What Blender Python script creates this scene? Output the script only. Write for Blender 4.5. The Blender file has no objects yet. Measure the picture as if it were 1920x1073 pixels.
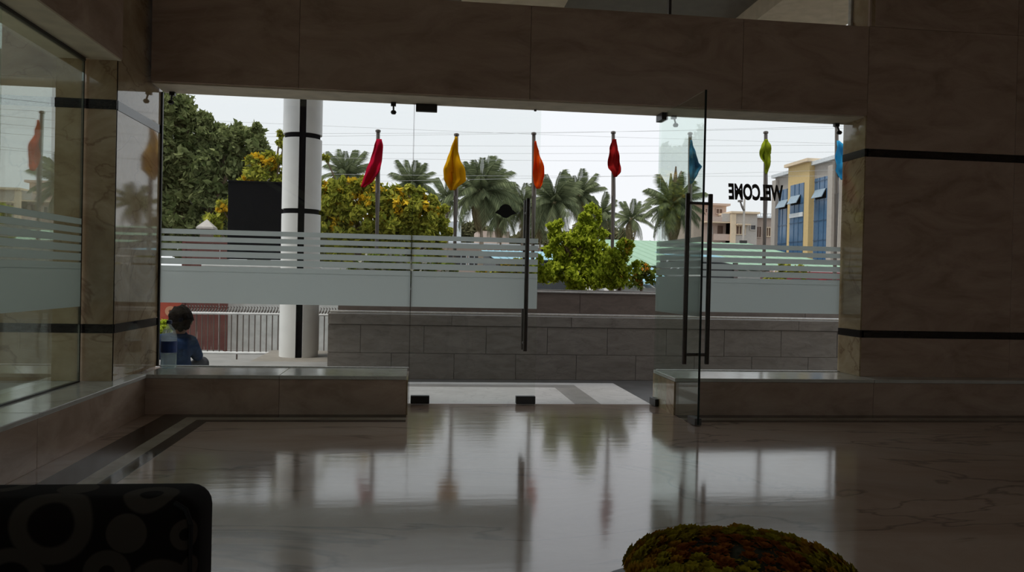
import bpy, bmesh, math, random
from mathutils import Vector, Matrix
random.seed(7)
SC = bpy.context.scene
COL = SC.collection
PI = math.pi

# ------------------------------------------------------------------ camera
YAW, PITCH, ROLL, FPX, EYE = 0.1162, -0.0097, 0.0218, 1477.4, 1.13
_f = Vector((math.sin(YAW)*math.cos(PITCH), math.cos(YAW)*math.cos(PITCH), math.sin(PITCH)))
_r0 = Vector((math.cos(YAW), -math.sin(YAW), 0)); _u0 = _r0.cross(_f)
_r = math.cos(ROLL)*_r0 + math.sin(ROLL)*_u0
_u = -math.sin(ROLL)*_r0 + math.cos(ROLL)*_u0
cam_d = bpy.data.cameras.new('camera'); cam = bpy.data.objects.new('camera', cam_d); COL.objects.link(cam)
cam.matrix_world = Matrix(((_r.x, _u.x, -_f.x, 0), (_r.y, _u.y, -_f.y, 0), (_r.z, _u.z, -_f.z, EYE), (0, 0, 0, 1)))
cam_d.sensor_width = 36; cam_d.lens = 36*FPX/1920; cam_d.clip_start = 0.05; cam_d.clip_end = 600
SC.camera = cam

# ------------------------------------------------------------------ sky, sun, exposure
w = bpy.data.worlds.new('world'); SC.world = w; w.use_nodes = True
nt = w.node_tree; nt.nodes.clear()
_o = nt.nodes.new('ShaderNodeOutputWorld'); _b = nt.nodes.new('ShaderNodeBackground')
_tc = nt.nodes.new('ShaderNodeTexCoord'); _sx = nt.nodes.new('ShaderNodeSeparateXYZ')
_rp = nt.nodes.new('ShaderNodeValToRGB')
_rp.color_ramp.elements[0].position = 0.0; _rp.color_ramp.elements[0].color = (0.86, 0.87, 0.89, 1)
_rp.color_ramp.elements[1].position = 0.6; _rp.color_ramp.elements[1].color = (0.80, 0.86, 0.93, 1)
nt.links.new(_tc.outputs['Generated'], _sx.inputs[0]); nt.links.new(_sx.outputs['Z'], _rp.inputs[0])
nt.links.new(_rp.outputs[0], _b.inputs[0]); nt.links.new(_b.outputs[0], _o.inputs[0])
_b.inputs[1].default_value = 1.1
sun_d = bpy.data.lights.new('sun', 'SUN'); sun = bpy.data.objects.new('sun', sun_d); COL.objects.link(sun)
sun_d.energy = 2.9; sun_d.angle = math.radians(14); sun_d.color = (1.0, 0.94, 0.84)
sun.rotation_euler = Vector((0.30, 0.10, -0.95)).to_track_quat('-Z', 'Y').to_euler()
SC.view_settings.view_transform = 'Standard'; SC.view_settings.look = 'None'
SC.view_settings.exposure = 0.0; SC.view_settings.gamma = 1.0; SC.view_settings.use_curve_mapping = False

# ------------------------------------------------------------------ measuring
def at(px, py, Y):
    d = _f + _r*((px-960)/FPX) - _u*((py-536.5)/FPX)
    return d*(Y/d.y) + Vector((0, 0, EYE))
def atz(px, py, z):
    d = _f + _r*((px-960)/FPX) - _u*((py-536.5)/FPX)
    return d*((z-EYE)/d.z) + Vector((0, 0, EYE))
def pxm(Y): return Y*1.0/FPX          # metres per pixel at distance Y (roughly)

# ------------------------------------------------------------------ materials
def new_mat(name):
    m = bpy.data.materials.new(name); m.use_nodes = True
    n = m.node_tree.nodes; n.clear()
    out = n.new('ShaderNodeOutputMaterial'); b = n.new('ShaderNodeBsdfPrincipled')
    m.node_tree.links.new(b.outputs[0], out.inputs[0])
    return m, n, m.node_tree.links, b, out
def c4(c): return (c[0], c[1], c[2], 1)
def plain(name, col, rough=0.6, metal=0.0, var=0.12, scale=6.0, spec=0.5, bump=0.0):
    m, n, L, b, out = new_mat(name)
    tc = n.new('ShaderNodeTexCoord'); no = n.new('ShaderNodeTexNoise'); no.inputs['Scale'].default_value = scale
    no.inputs['Detail'].default_value = 4
    L.new(tc.outputs['Object'], no.inputs['Vector'])
    r = n.new('ShaderNodeValToRGB')
    r.color_ramp.elements[0].position = 0.3; r.color_ramp.elements[1].position = 0.7
    r.color_ramp.elements[0].color = c4([x*(1-var) for x in col]); r.color_ramp.elements[1].color = c4([min(1, x*(1+var)) for x in col])
    L.new(no.outputs[0], r.inputs[0]); L.new(r.outputs[0], b.inputs['Base Color'])
    b.inputs['Roughness'].default_value = rough; b.inputs['Metallic'].default_value = metal
    b.inputs['Specular IOR Level'].default_value = spec
    if bump:
        bp = n.new('ShaderNodeBump'); bp.inputs['Strength'].default_value = bump; bp.inputs['Distance'].default_value = 0.02
        L.new(no.outputs[0], bp.inputs['Height']); L.new(bp.outputs[0], b.inputs['Normal'])
    return m
def stone(name, dark, mid, light, scale=1.6, rough=0.15, vein=(0.1, 0.08, 0.07), veinamt=0.5, rot=0.6, stretch=(1, 1, 3), spec=0.5, ripple=0.0):
    """cloudy polished stone with thin diagonal veins"""
    m, n, L, b, out = new_mat(name)
    tc = n.new('ShaderNodeTexCoord'); mp = n.new('ShaderNodeMapping')
    mp.inputs['Rotation'].default_value = (0.2, rot, 0.45); mp.inputs['Scale'].default_value = stretch
    oi = n.new('ShaderNodeObjectInfo'); ad = n.new('ShaderNodeVectorMath'); ad.operation = 'ADD'
    ml = n.new('ShaderNodeMath'); ml.operation = 'MULTIPLY'; ml.inputs[1].default_value = 37.0
    L.new(oi.outputs['Random'], ml.inputs[0]); L.new(tc.outputs['Object'], ad.inputs[0]); L.new(ml.outputs[0], ad.inputs[1])
    L.new(ad.outputs[0], mp.inputs['Vector'])
    a = n.new('ShaderNodeTexNoise'); a.inputs['Scale'].default_value = scale; a.inputs['Detail'].default_value = 8
    a.inputs['Roughness'].default_value = 0.65; a.inputs['Distortion'].default_value = 0.9
    L.new(mp.outputs[0], a.inputs['Vector'])
    r = n.new('ShaderNodeValToRGB'); e = r.color_ramp.elements
    e[0].position = 0.28; e[0].color = c4(dark); e[1].position = 0.72; e[1].color = c4(light)
    k = e.new(0.5); k.color = c4(mid)
    L.new(a.outputs[0], r.inputs[0])
    v = n.new('ShaderNodeTexNoise'); v.inputs['Scale'].default_value = scale*0.55; v.inputs['Detail'].default_value = 5
    v.inputs['Distortion'].default_value = 1.6; L.new(mp.outputs[0], v.inputs['Vector'])
    s = n.new('ShaderNodeMath'); s.operation = 'SUBTRACT'; s.inputs[1].default_value = 0.5; L.new(v.outputs[0], s.inputs[0])
    ab = n.new('ShaderNodeMath'); ab.operation = 'ABSOLUTE'; L.new(s.outputs[0], ab.inputs[0])
    mr = n.new('ShaderNodeMapRange'); mr.inputs[1].default_value = 0.0; mr.inputs[2].default_value = 0.014
    mr.inputs[3].default_value = veinamt; mr.inputs[4].default_value = 0.0; L.new(ab.outputs[0], mr.inputs[0])
    mx = n.new('ShaderNodeMixRGB'); mx.inputs[2].default_value = c4(vein)
    L.new(mr.outputs[0], mx.inputs[0]); L.new(r.outputs[0], mx.inputs[1]); L.new(mx.outputs[0], b.inputs['Base Color'])
    b.inputs['Roughness'].default_value = rough; b.inputs['Specular IOR Level'].default_value = spec
    if ripple:
        w1 = n.new('ShaderNodeTexNoise'); w1.inputs['Scale'].default_value = 7; w1.inputs['Detail'].default_value = 3
        mp2 = n.new('ShaderNodeMapping'); mp2.inputs['Scale'].default_value = (0.35, 1.6, 1); L.new(tc.outputs['Object'], mp2.inputs[0]); L.new(mp2.outputs[0], w1.inputs['Vector'])
        bp = n.new('ShaderNodeBump'); bp.inputs['Strength'].default_value = ripple; bp.inputs['Distance'].default_value = 0.004
        L.new(w1.outputs[0], bp.inputs['Height']); L.new(bp.outputs[0], b.inputs['Normal'])
    return m
def glass_mat(name, tint, f0=0.045, edge=0.75):
    m, n, L, b, out = new_mat(name); n.remove(b)
    t = n.new('ShaderNodeBsdfTransparent'); t.inputs[0].default_value = c4(tint)
    g = n.new('ShaderNodeBsdfGlossy'); g.inputs['Roughness'].default_value = 0.0; g.inputs[0].default_value = (0.95, 1.0, 0.97, 1)
    lw = n.new('ShaderNodeLayerWeight'); lw.inputs[0].default_value = 0.5
    p = n.new('ShaderNodeMath'); p.operation = 'POWER'; p.inputs[1].default_value = 5; L.new(lw.outputs['Facing'], p.inputs[0])
    mr = n.new('ShaderNodeMapRange'); mr.inputs[3].default_value = f0; mr.inputs[4].default_value = edge; L.new(p.outputs[0], mr.inputs[0])
    mx = n.new('ShaderNodeMixShader'); L.new(mr.outputs[0], mx.inputs[0]); L.new(t.outputs[0], mx.inputs[1]); L.new(g.outputs[0], mx.inputs[2])
    L.new(mx.outputs[0], out.inputs[0])
    return m
def film_mat(name, clear=0.10):
    m, n, L, b, out = new_mat(name); n.remove(b)
    tl = n.new('ShaderNodeBsdfTranslucent'); tl.inputs[0].default_value = (0.82, 0.85, 0.835, 1)
    df = n.new('ShaderNodeBsdfDiffuse'); df.inputs[0].default_value = (0.5, 0.52, 0.51, 1)
    tr = n.new('ShaderNodeBsdfTransparent'); tr.inputs[0].default_value = (0.9, 0.95, 0.92, 1)
    m1 = n.new('ShaderNodeMixShader'); m1.inputs[0].default_value = 0.2; L.new(tl.outputs[0], m1.inputs[1]); L.new(df.outputs[0], m1.inputs[2])
    m2 = n.new('ShaderNodeMixShader'); m2.inputs[0].default_value = clear; L.new(m1.outputs[0], m2.inputs[1]); L.new(tr.outputs[0], m2.inputs[2])
    L.new(m2.outputs[0], out.inputs[0])
    return m
def leaf_mat(name, a, b_, trans=0.35):
    m, n, L, b, out = new_mat(name); n.remove(b)
    ge = n.new('ShaderNodeNewGeometry'); r = n.new('ShaderNodeValToRGB')
    r.color_ramp.elements[0].color = c4(a); r.color_ramp.elements[1].color = c4(b_)
    L.new(ge.outputs['Random Per Island'], r.inputs[0])
    d = n.new('ShaderNodeBsdfDiffuse'); t = n.new('ShaderNodeBsdfTranslucent'); L.new(r.outputs[0], d.inputs[0]); L.new(r.outputs[0], t.inputs[0])
    mx = n.new('ShaderNodeMixShader'); mx.inputs[0].default_value = trans
    L.new(d.outputs[0], mx.inputs[1]); L.new(t.outputs[0], mx.inputs[2]); L.new(mx.outputs[0], out.inputs[0])
    return m
M = {}
M['granite'] = stone('brown_granite', (0.37, 0.26, 0.195), (0.52, 0.385, 0.30), (0.64, 0.50, 0.40), scale=1.5, rough=0.25, vein=(0.52, 0.40, 0.30), veinamt=0.45, stretch=(1, 1, 2.6), spec=0.35)
M['beige'] = stone('beige_granite', (0.26, 0.165, 0.085), (0.46, 0.345, 0.21), (0.62, 0.50, 0.35), scale=1.7, rough=0.04, spec=0.9, vein=(0.2, 0.11, 0.06), veinamt=0.6, stretch=(1, 1, 1.4))
M['sillstone'] = stone('pale_sill_stone', (0.56, 0.55, 0.5), (0.66, 0.65, 0.6), (0.75, 0.74, 0.69), scale=3, rough=0.12, vein=(0.3, 0.27, 0.23), veinamt=0.3)
M['floor'] = stone('polished_floor_marble', (0.42, 0.295, 0.225), (0.54, 0.405, 0.325), (0.63, 0.50, 0.415), scale=0.8, rough=0.10, spec=1.0, vein=(0.12, 0.085, 0.07), veinamt=0.55, rot=0.1, stretch=(0.8, 1.6, 1), ripple=0.12)
M['black'] = stone('black_granite', (0.008, 0.007, 0.006), (0.015, 0.012, 0.011), (0.03, 0.026, 0.023), scale=9, rough=0.12, vein=(0.08, 0.07, 0.06), veinamt=0.3)
M['strip_dark'] = stone('dark_floor_band', (0.02, 0.016, 0.013), (0.035, 0.028, 0.023), (0.06, 0.05, 0.04), scale=6, rough=0.09, vein=(0.12, 0.1, 0.08), veinamt=0.3)
M['strip_cream'] = stone('cream_floor_band', (0.36, 0.31, 0.25), (0.45, 0.4, 0.32), (0.52, 0.46, 0.38), scale=4, rough=0.09, vein=(0.3, 0.25, 0.2), veinamt=0.3)
M['landing'] = stone('landing_granite', (0.58, 0.56, 0.54), (0.68, 0.66, 0.64), (0.76, 0.74, 0.72), scale=3, rough=0.4, spec=0.25, vein=(0.25, 0.24, 0.22), veinamt=0.3)
M['greygranite'] = stone('grey_wall_granite', (0.22, 0.20, 0.18), (0.30, 0.275, 0.25), (0.38, 0.35, 0.32), scale=3, rough=0.3, vein=(0.1, 0.09, 0.09), veinamt=0.3)
M['tanstone'] = stone('tan_wall_stone', (0.17, 0.13, 0.11), (0.22, 0.175, 0.15), (0.27, 0.22, 0.19), scale=3, rough=0.4, vein=(0.12, 0.1, 0.09), veinamt=0.3)
M['dimtan'] = plain('brown_blocker_wall', (0.24, 0.20, 0.155), 0.8)  # plain brown of the unseen walls added to block light
M['ceiling'] = plain('ceiling_paint', (0.65, 0.60, 0.53), 0.8)
M['darkwall'] = plain('dim_wall_paint', (0.55, 0.42, 0.33), 0.8)
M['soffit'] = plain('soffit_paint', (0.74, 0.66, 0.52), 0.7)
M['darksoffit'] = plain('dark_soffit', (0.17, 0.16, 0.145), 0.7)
M['glass'] = glass_mat('clear_glass', (0.982, 0.994, 0.987))
M['tinted'] = glass_mat('dark_tinted_glass', (0.86, 0.85, 0.82))
M['sideglass'] = glass_mat('green_side_glass', (0.88, 0.945, 0.91), f0=0.22)
M['doorglass'] = glass_mat('greenish_door_glass', (0.93, 0.97, 0.95), f0=0.06)
M['film'] = film_mat('frosted_film')
M['film2'] = film_mat('frosted_door_film', 0.42)
M['edge'] = plain('dark_glass_edge', (0.01, 0.022, 0.018), 0.2)
M['steel'] = plain('brushed_steel', (0.085, 0.075, 0.068), 0.38, metal=0.7, scale=30)
M['rail'] = plain('bright_rail_steel', (0.80, 0.78, 0.75), 0.35, metal=0.35, scale=30)
M['patch'] = plain('dark_patch_metal', (0.022, 0.02, 0.018), 0.4, scale=20)
M['ink'] = plain('black_vinyl', (0.006, 0.006, 0.007), 0.5)
M['white'] = plain('white_column_paint', (0.82, 0.825, 0.815), 0.4, var=0.03)
M['blackpaint'] = plain('black_paint', (0.007, 0.007, 0.010), 0.8, spec=0.08)
M['asphalt'] = plain('driveway_concrete', (0.21, 0.205, 0.20), 0.8, scale=3, bump=0.1)
M['kerb'] = plain('kerb_concrete', (0.19, 0.172, 0.15), 0.8)
M['soil'] = plain('soil', (0.08, 0.055, 0.035), 0.95, scale=12, bump=0.3)
M['maroon'] = plain('maroon_metal', (0.13, 0.035, 0.028), 0.5)
M['whitewall'] = plain('pale_wall_paint', (0.62, 0.62, 0.60), 0.7)
M['whitemetal'] = plain('white_metal', (0.72, 0.72, 0.72), 0.4)
M['pole'] = plain('pole_metal', (0.16, 0.14, 0.128), 0.4, metal=0.4)
M['wood'] = plain('trunk_bark', (0.16, 0.11, 0.075), 0.9, scale=14, bump=0.5)
M['palmbark'] = plain('palm_bark', (0.30, 0.24, 0.18), 0.9, scale=14, bump=0.5)

# ------------------------------------------------------------------ mesh builder
class MB:
    def __init__(s): s.v = []; s.f = []; s.mi = []; s.mats = []
    def _m(s, mat):
        if mat is None: return 0
        if mat not in s.mats: s.mats.append(mat)
        return s.mats.index(mat)
    def add(s, vs, fs, mat=None):
        o = len(s.v); k = s._m(mat)
        s.v.extend([tuple(x) for x in vs]); s.f.extend([tuple(o+i for i in q) for q in fs]); s.mi.extend([k]*len(fs)); return s
    def box(s, x0, x1, y0, y1, z0, z1, mat=None, bev=0.0):
        if x0 > x1: x0, x1 = x1, x0
        if y0 > y1: y0, y1 = y1, y0
        if z0 > z1: z0, z1 = z1, z0
        if bev <= 0:
            vs = [(x, y, z) for z in (z0, z1) for y in (y0, y1) for x in (x0, x1)]
            return s.add(vs, [(0, 2, 3, 1), (4, 5, 7, 6), (0, 1, 5, 4), (2, 6, 7, 3), (0, 4, 6, 2), (1, 3, 7, 5)], mat)
        bm = bmesh.new(); bmesh.ops.create_cube(bm, size=1)
        for q in bm.verts: q.co = Vector(((x0+x1)/2+q.co.x*(x1-x0), (y0+y1)/2+q.co.y*(y1-y0), (z0+z1)/2+q.co.z*(z1-z0)))
        bmesh.ops.bevel(bm, geom=bm.edges[:], offset=bev, segments=2, affect='EDGES', profile=0.5)
        bm.verts.index_update()
        s.add([q.co[:] for q in bm.verts], [[q.index for q in f.verts] for f in bm.faces], mat); bm.free(); return s
    def prism(s, poly, axis, a, b, mat=None):
        """extrude a 2-D polygon along axis ('x','y','z') from a to b"""
        n = len(poly)
        def P(p, t): return (t, p[0], p[1]) if axis == 'x' else (p[0], t, p[1]) if axis == 'y' else (p[0], p[1], t)
        vs = [P(p, a) for p in poly]+[P(p, b) for p in poly]
        fs = [tuple(range(n))[::-1], tuple(range(n, 2*n))]+[(i, (i+1) % n, n+(i+1) % n, n+i) for i in range(n)]
        return s.add(vs, fs, mat)
    def tube(s, pts, rad, n=8, mat=None, cap=True):
        pts = [Vector(p) for p in pts]; rr = rad if isinstance(rad, (list, tuple)) else [rad]*len(pts)
        vs = []; fs = []
        up = Vector((0, 0, 1))
        for i, p in enumerate(pts):
            d = (pts[min(i+1, len(pts)-1)]-pts[max(i-1, 0)]).normalized()
            a = d.cross(up)
            if a.length < 1e-3: a = d.cross(Vector((0, 1, 0)))
            a.normalize(); b = d.cross(a)
            for k in range(n):
                t = 2*PI*k/n; vs.append(p+a*(rr[i]*math.cos(t))+b*(rr[i]*math.sin(t)))
        for i in range(len(pts)-1):
            for k in range(n):
                fs.append((i*n+k, i*n+(k+1) % n, (i+1)*n+(k+1) % n, (i+1)*n+k))
        if cap:
            fs.append(tuple(range(n))[::-1]); fs.append(tuple(range((len(pts)-1)*n, len(pts)*n)))
        return s.add(vs, fs, mat)
    def lathe(s, prof, c=(0, 0, 0), n=20, mat=None):
        vs = []; fs = []
        for r, z in prof:
            for k in range(n):
                t = 2*PI*k/n; vs.append((c[0]+r*math.cos(t), c[1]+r*math.sin(t), c[2]+z))
        for i in range(len(prof)-1):
            for k in range(n): fs.append((i*n+k, i*n+(k+1) % n, (i+1)*n+(k+1) % n, (i+1)*n+k))
        fs.append(tuple(range(n))[::-1]); fs.append(tuple(range((len(prof)-1)*n, len(prof)*n)))
        return s.add(vs, fs, mat)
    def ball(s, c, r, sub=2, sc=(1, 1, 1), jit=0.0, mat=None):
        bm = bmesh.new(); bmesh.ops.create_icosphere(bm, subdivisions=sub, radius=r)
        for q in bm.verts:
            k = 1+random.uniform(-jit, jit); q.co = Vector((c[0]+q.co.x*sc[0]*k, c[1]+q.co.y*sc[1]*k, c[2]+q.co.z*sc[2]*k))
        bm.verts.index_update()
        s.add([q.co[:] for q in bm.verts], [[q.index for q in f.verts] for f in bm.faces], mat); bm.free(); return s
    def build(s, name, mat=None, parent=None, smooth=False, loc=None):
        me = bpy.data.meshes.new(name); me.from_pydata(s.v, [], s.f)
        if s.mats:
            for m in s.mats: me.materials.append(m)
            for p, k in zip(me.polygons, s.mi): p.material_index = k
        elif mat: me.materials.append(mat)
        me.update()
        if smooth:
            for p in me.polygons: p.use_smooth = True
            try: me.set_sharp_from_angle(angle=math.radians(40))
            except Exception: pass
        o = bpy.data.objects.new(name, me); COL.objects.link(o)
        if parent is not None: o.parent = parent
        if loc is not None: o.location = loc
        return o
def tag(o, label=None, cat=None, group=None, kind=None):
    if label: o['label'] = label
    if cat: o['category'] = cat
    if group: o['group'] = group
    if kind: o['kind'] = kind
    return o
def empty(name, loc=(0, 0, 0), rz=0.0):
    o = bpy.data.objects.new(name, None); COL.objects.link(o); o.location = loc; o.rotation_euler = (0, 0, rz); o.empty_display_size = 0.2; return o
def copy_tree(o, parent=None):
    c = o.copy(); COL.objects.link(c)
    if parent is not None: c.parent = parent
    for ch in list(o.children): copy_tree(ch, c)
    return c

# ------------------------------------------------------------------ room
YG, YW, YP = 7.0155, 6.667, 6.455       # glass line, wall face, plinth face
ZS, ZH = 0.316, 2.66                    # sill height, opening head
XC, XL = -2.215, -2.43                  # corner column face, left glass line
XR = 3.95                               # right jamb
ZT = at(1640, 50, YW).z                 # top of the beam
XT = at(1640, 50, YW).x
ZCEIL = 5.0
fl = MB().box(-2.3, 8.2, -5, 7.03, -0.2, 0.0).build('floor', M['floor']); tag(fl, 'polished veined marble lobby floor mirroring the daylight', 'floor', kind='structure')
T = 0.002
def strip(x0, x1, y0, y1, m, nm):
    MB().box(x0, x1, y0, y1, -0.02, T).build(nm, m, fl)
strip(-1.97, -1.77, -5, YP-0.0, M['strip_dark'], 'dark_band')
strip(-1.77, -1.665, -5, YP-0.24, M['strip_cream'], 'cream_band')
strip(-1.665, -1.575, -5, YP-0.31, M['strip_dark'], 'dark_band')
for xa_, xb_ in ((None, -0.09), (2.165, 8.2)):
    strip(-1.77 if xa_ is None else xa_, xb_, YP-0.13, YP, M['strip_dark'], 'dark_band')
    strip(-1.77 if xa_ is None else xa_, xb_, YP-0.24, YP-0.13, M['strip_cream'], 'cream_band')
    strip(-1.665 if xa_ is None else xa_, xb_, YP-0.31, YP-0.24, M['strip_dark'], 'dark_band')
# inner field of marble slabs
tag(MB().box(-2.6, 8.2, -5.2, 6.9, ZCEIL, ZCEIL+0.3).build('ceiling', M['ceiling']), 'dim painted lobby ceiling above the entrance', 'ceiling', kind='structure')
BX0, BX1, BZ = 3.25, 5.95, 4.3  # opening made in the unseen back wall for extra daylight
tag(MB().box(-2.6, BX0, -5.2, -5, -0.2, ZCEIL).box(BX1, 8.4, -5.2, -5, -0.2, ZCEIL).box(BX0, BX1, -5.2, -5, BZ, ZCEIL).build('wall_back', M['darkwall']), 'plain brown wall at the back of the lobby', 'wall', kind='structure')
w5 = MB().box(BX0, BX1, -5.106, -5.094, 0, BZ).build('added_rear_window', M['glass']); tag(w5, 'tall unseen rear glazing added behind the viewer to light the lobby', 'window', kind='structure')  # added out of view to bring daylight onto the front wall
for x in (BX0+0.03, (BX0+BX1)/2, BX1-0.03): MB().box(x-0.03, x+0.03, -5.13, -5.07, 0, BZ).build('mullion', M['steel'], w5)
tag(MB().box(8.2, 8.4, -5, 7.2, -0.2, ZCEIL).build('wall_right', M['darkwall']), 'plain brown side wall of the lobby', 'wall', kind='structure')

# front wall: beam + right return, clad in panels
G = 0.0025
zb1 = at(1900, 305, YW).z; zb0 = at(1900, 291, YW).z
zc1 = at(1900, 637, YW).z; zc0 = at(1900, 624, YW).z
wf = MB()
wf.box(-2.19, XR+0.02, YW+0.03, 7.04, ZH, ZT-0.0)
wf.box(XR+0.02, 8.2, YW+0.03, 7.04, 0, ZCEIL)
wf.box(-2.19, XR+0.02, YW+0.03, 7.04, 4.45, ZCEIL)
wf.box(XT, XR+0.02, YW+0.03, 7.04, ZT, 4.45)
wf = wf.build('wall_front', M['granite']); tag(wf, 'dark brown granite wall and beam around the glass entrance', 'wall', kind='structure')
xa, xb = at(560, 150, YW).x, at(995, 100, YW).x; dx = xb-xa
xs = [-2.19, xa, xb, xb+dx*0.98, XR]
for a, b in zip(xs[:-1], xs[1:]):
    MB().box(a+G/2, b-G/2, YW, YW+0.03, ZH+0.0, ZT-G, bev=0.002).build('panel', M['granite'], wf)
# soffit under the beam
MB().box(-2.19, XR, YW+0.03, 7.04, ZH-0.012, ZH).build('soffit', M['soffit'], wf)
# right wall cladding with black bands
xs = [XR, XR+1.45, XR+2.9, 8.2]
for a, b in zip(xs[:-1], xs[1:]):
    for z0, z1 in ((0.0, zc1), (zc0, zb1), (zb0, ZT), (ZT, 4.9)):
        MB().box(a+G/2, b-G/2, YW, YW+0.03, z0+G/2, z1-G/2, bev=0.002).build('panel', M['granite'], wf)
for z0, z1 in ((zb1, zb0), (zc1, zc0)):
    MB().box(XR+0.001, 8.2, YW-0.003, YW+0.03, z0, z1).build('black_band', M['black'], wf)
    MB().box(XR-0.016, XR+0.02, YW-0.003, 7.04, z0, z1).build('black_band', M['black'], wf)
for z0, z1 in ((ZS, zc1), (zc0, zb1), (zb0, ZH)):
    MB().box(XR-0.012, XR+0.02, YW+0.002, 7.04, z0+G/2, z1-G/2).build('jamb_panel', M['beige'], wf)

# low plinths with pale sills (trim)
def plinth(nm, x0, x1, y0, y1, label, joints, endface=None):
    p = MB().box(x0+0.02, x1-0.0, y0+0.02, y1, 0, ZS-0.03).build(nm, M['granite'])
    tag(p, label, 'plinth', kind='structure')
    ed = [x0]+joints+[x1]
    for a, b in zip(ed[:-1], ed[1:]):
        MB().box(a+G/2, b-G/2, y0, y0+0.02, 0.0, ZS-0.032, bev=0.002).build('panel', M['granite'], p)
        MB().box(a+0.001-(0.012 if a == x0 else 0), b-0.001, y0-0.012, y1, ZS-0.03, ZS, bev=0.004).build('sill_slab', M['sillstone'], p)
    return p
p1 = plinth('trim_1', -2.14, -0.093, YP, 7.06, 'low granite plinth with pale sill under the left fixed pane', [-1.1])
MB().box(-0.093, -0.081, YP, 7.06, 0, ZS-0.032).build('end_panel', M['beige'], p1)
p2 = plinth('trim_2', 2.165, 8.2, YP, 7.06, 'low granite plinth with pale sill right of the doorway', [3.95, 5.6])
MB().box(2.153, 2.165, YP, 7.06, 0, ZS-0.032).build('end_panel', M['beige'], p2)
# left plinth, runs along the side glass
p3 = MB().box(-2.62, -2.14, -5, 7.2, -0.2, ZS-0.03).build('trim_3', M['granite']); tag(p3, 'long granite plinth with pale sill under the side glass', 'plinth', kind='structure')
ys = [-5, -3, -1, 1, 2.9, 4.7, YP]
for a, b in zip(ys[:-1], ys[1:]):
    MB().box(-2.14, -2.12, a+G/2, b-G/2, 0, ZS-0.032, bev=0.002).build('panel', M['granite'], p3)
    MB().box(-2.66, -2.11, a+0.001, b-0.001, ZS-0.03, ZS, bev=0.004).build('sill_slab', M['sillstone'], p3)
# left wall: lintel over the side glass
wl = MB().box(-2.62, -2.19, -5, 6.06, ZH, ZCEIL).build('wall_left', M['granite']); tag(wl, 'dark granite lintel wall over the side glass', 'wall', kind='structure')
MB().box(-2.62, -2.19, -5, 6.04, ZH-0.012, ZH).build('soffit', M['soffit'], wl)
MB().box(-2.445, -2.415, -5, 5.99, ZH-0.035, ZH-0.012).build('glass_channel', M['patch'], wl)
# corner column: face towards the camera runs on outside beyond the side glass
YC = 6.03
cc = MB().box(-6.2, XC-0.02, YC+0.02, 7.04, -0.2, ZCEIL).build('corner_column', M['beige']); tag(cc, 'beige granite corner column between side glass and front glass', 'column', kind='structure')
for z0, z1 in ((ZS, zc1), (zc0, zb1), (zb0, ZCEIL)):
    xe = [-6.2, -4.3, -3.2, XC]
    for a, b in zip(xe[:-1], xe[1:]):
        MB().box(a+G/2, b-(G/2 if b < XC else 0), YC, YC+0.02, z0+G/2, z1-G/2).build('panel', M['beige'], cc)
    MB().box(XC-0.02, XC, YC+0.001, 7.04, z0+G/2, z1-G/2).build('panel', M['beige'], cc)
for z0, z1 in ((zb1, zb0), (zc1, zc0)):
    MB().box(-6.2, XC+0.004, YC-0.004, YC+0.02, z0, z1).build('black_band', M['black'], cc)
    MB().box(XC-0.02, XC+0.004, YC+0.001, 7.04, z0, z1).build('black_band', M['black'], cc)
# outside the side glass: ledge, paving and covered passage
lg = MB().box(-6.2, -2.66, YC-0.12, YC, 0, ZS).build('trim_4', M['sillstone']); tag(lg, 'pale stone ledge along the foot of the outer column face', 'ledge', kind='structure')
tag(MB().box(-9, -2.62, -5, 7.2, -0.2, 0.0).build('side_pavement', M['greygranite']), 'grey paving of the passage outside the side glass', 'pavement', kind='structure')
tag(MB().box(-5.0, -2.62, -5, 7.2, ZCEIL, ZCEIL+0.3).build('passage_roof', M['ceiling']), 'roof slab over the passage outside the side glass', 'roof', kind='structure')

tag(MB().box(-9.3, -9.0, -5.2, 12, -0.3, 3.4).build('added_side_wall', M['dimtan']), 'unseen tan wall added beyond the side passage to dim pane reflections', 'wall', kind='structure')  # added out of view so the front pane reflects less brightness

tag(MB().box(-9.3, -2.6, -5.4, -5.2, -0.3, ZCEIL).build('added_end_wall', M['dimtan']), 'unseen brown wall added to keep sky out of the pane reflections', 'wall', kind='structure')  # added out of view to block sky reflected in the front pane

# ------------------------------------------------------------------ glazing
def pane(nm, x0, x1, y0, y1, z0, z1, mat, parent=None, kind='structure'):
    o = MB().box(x0, x1, y0, y1, z0, z1).build(nm, mat, parent)
    return o
# frosted film: solid band and seven stripes
FZ = [(at(870, 577, YG).z, at(870, 520, YG).z)]
_p = [(505.5, 515.5), (491.5, 502.5), (478, 488.5), (464.5, 474.5), (451.5, 460.5), (438, 447)]
for a, b in _p: FZ.append((at(650, b, YG).z, at(650, a, YG).z))
def film(parent, x0, x1, y):
    for i, (z0, z1) in enumerate(FZ):
        MB().box(x0, x1, y, y+0.0012, z0, z1).build('frosted_band' if i == 0 else 'frosted_stripe', M['film'], parent)
def clamp(parent, x, y, z):
    c = MB().box(x-0.022, x+0.022, y-0.02, y+0.02, z-0.03, z).tube([(x, y-0.012, z-0.02), (x+0.004, y-0.05, z-0.085)], 0.008)
    c.lathe([(0.0, -0.02), (0.018, -0.016), (0.026, 0.0), (0.018, 0.014), (0.0, 0.018)], (x+0.004, y-0.05, z-0.095), 12)
    return c.build('glass_clamp', M['patch'], parent)
w1 = pane('window_1', XC+0.003, -0.083, YG-0.006, YG+0.006, ZS, ZH-0.012, M['glass']); tag(w1, 'fixed clear glass pane left of the door with frosted stripes', 'window', kind='structure')
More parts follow.
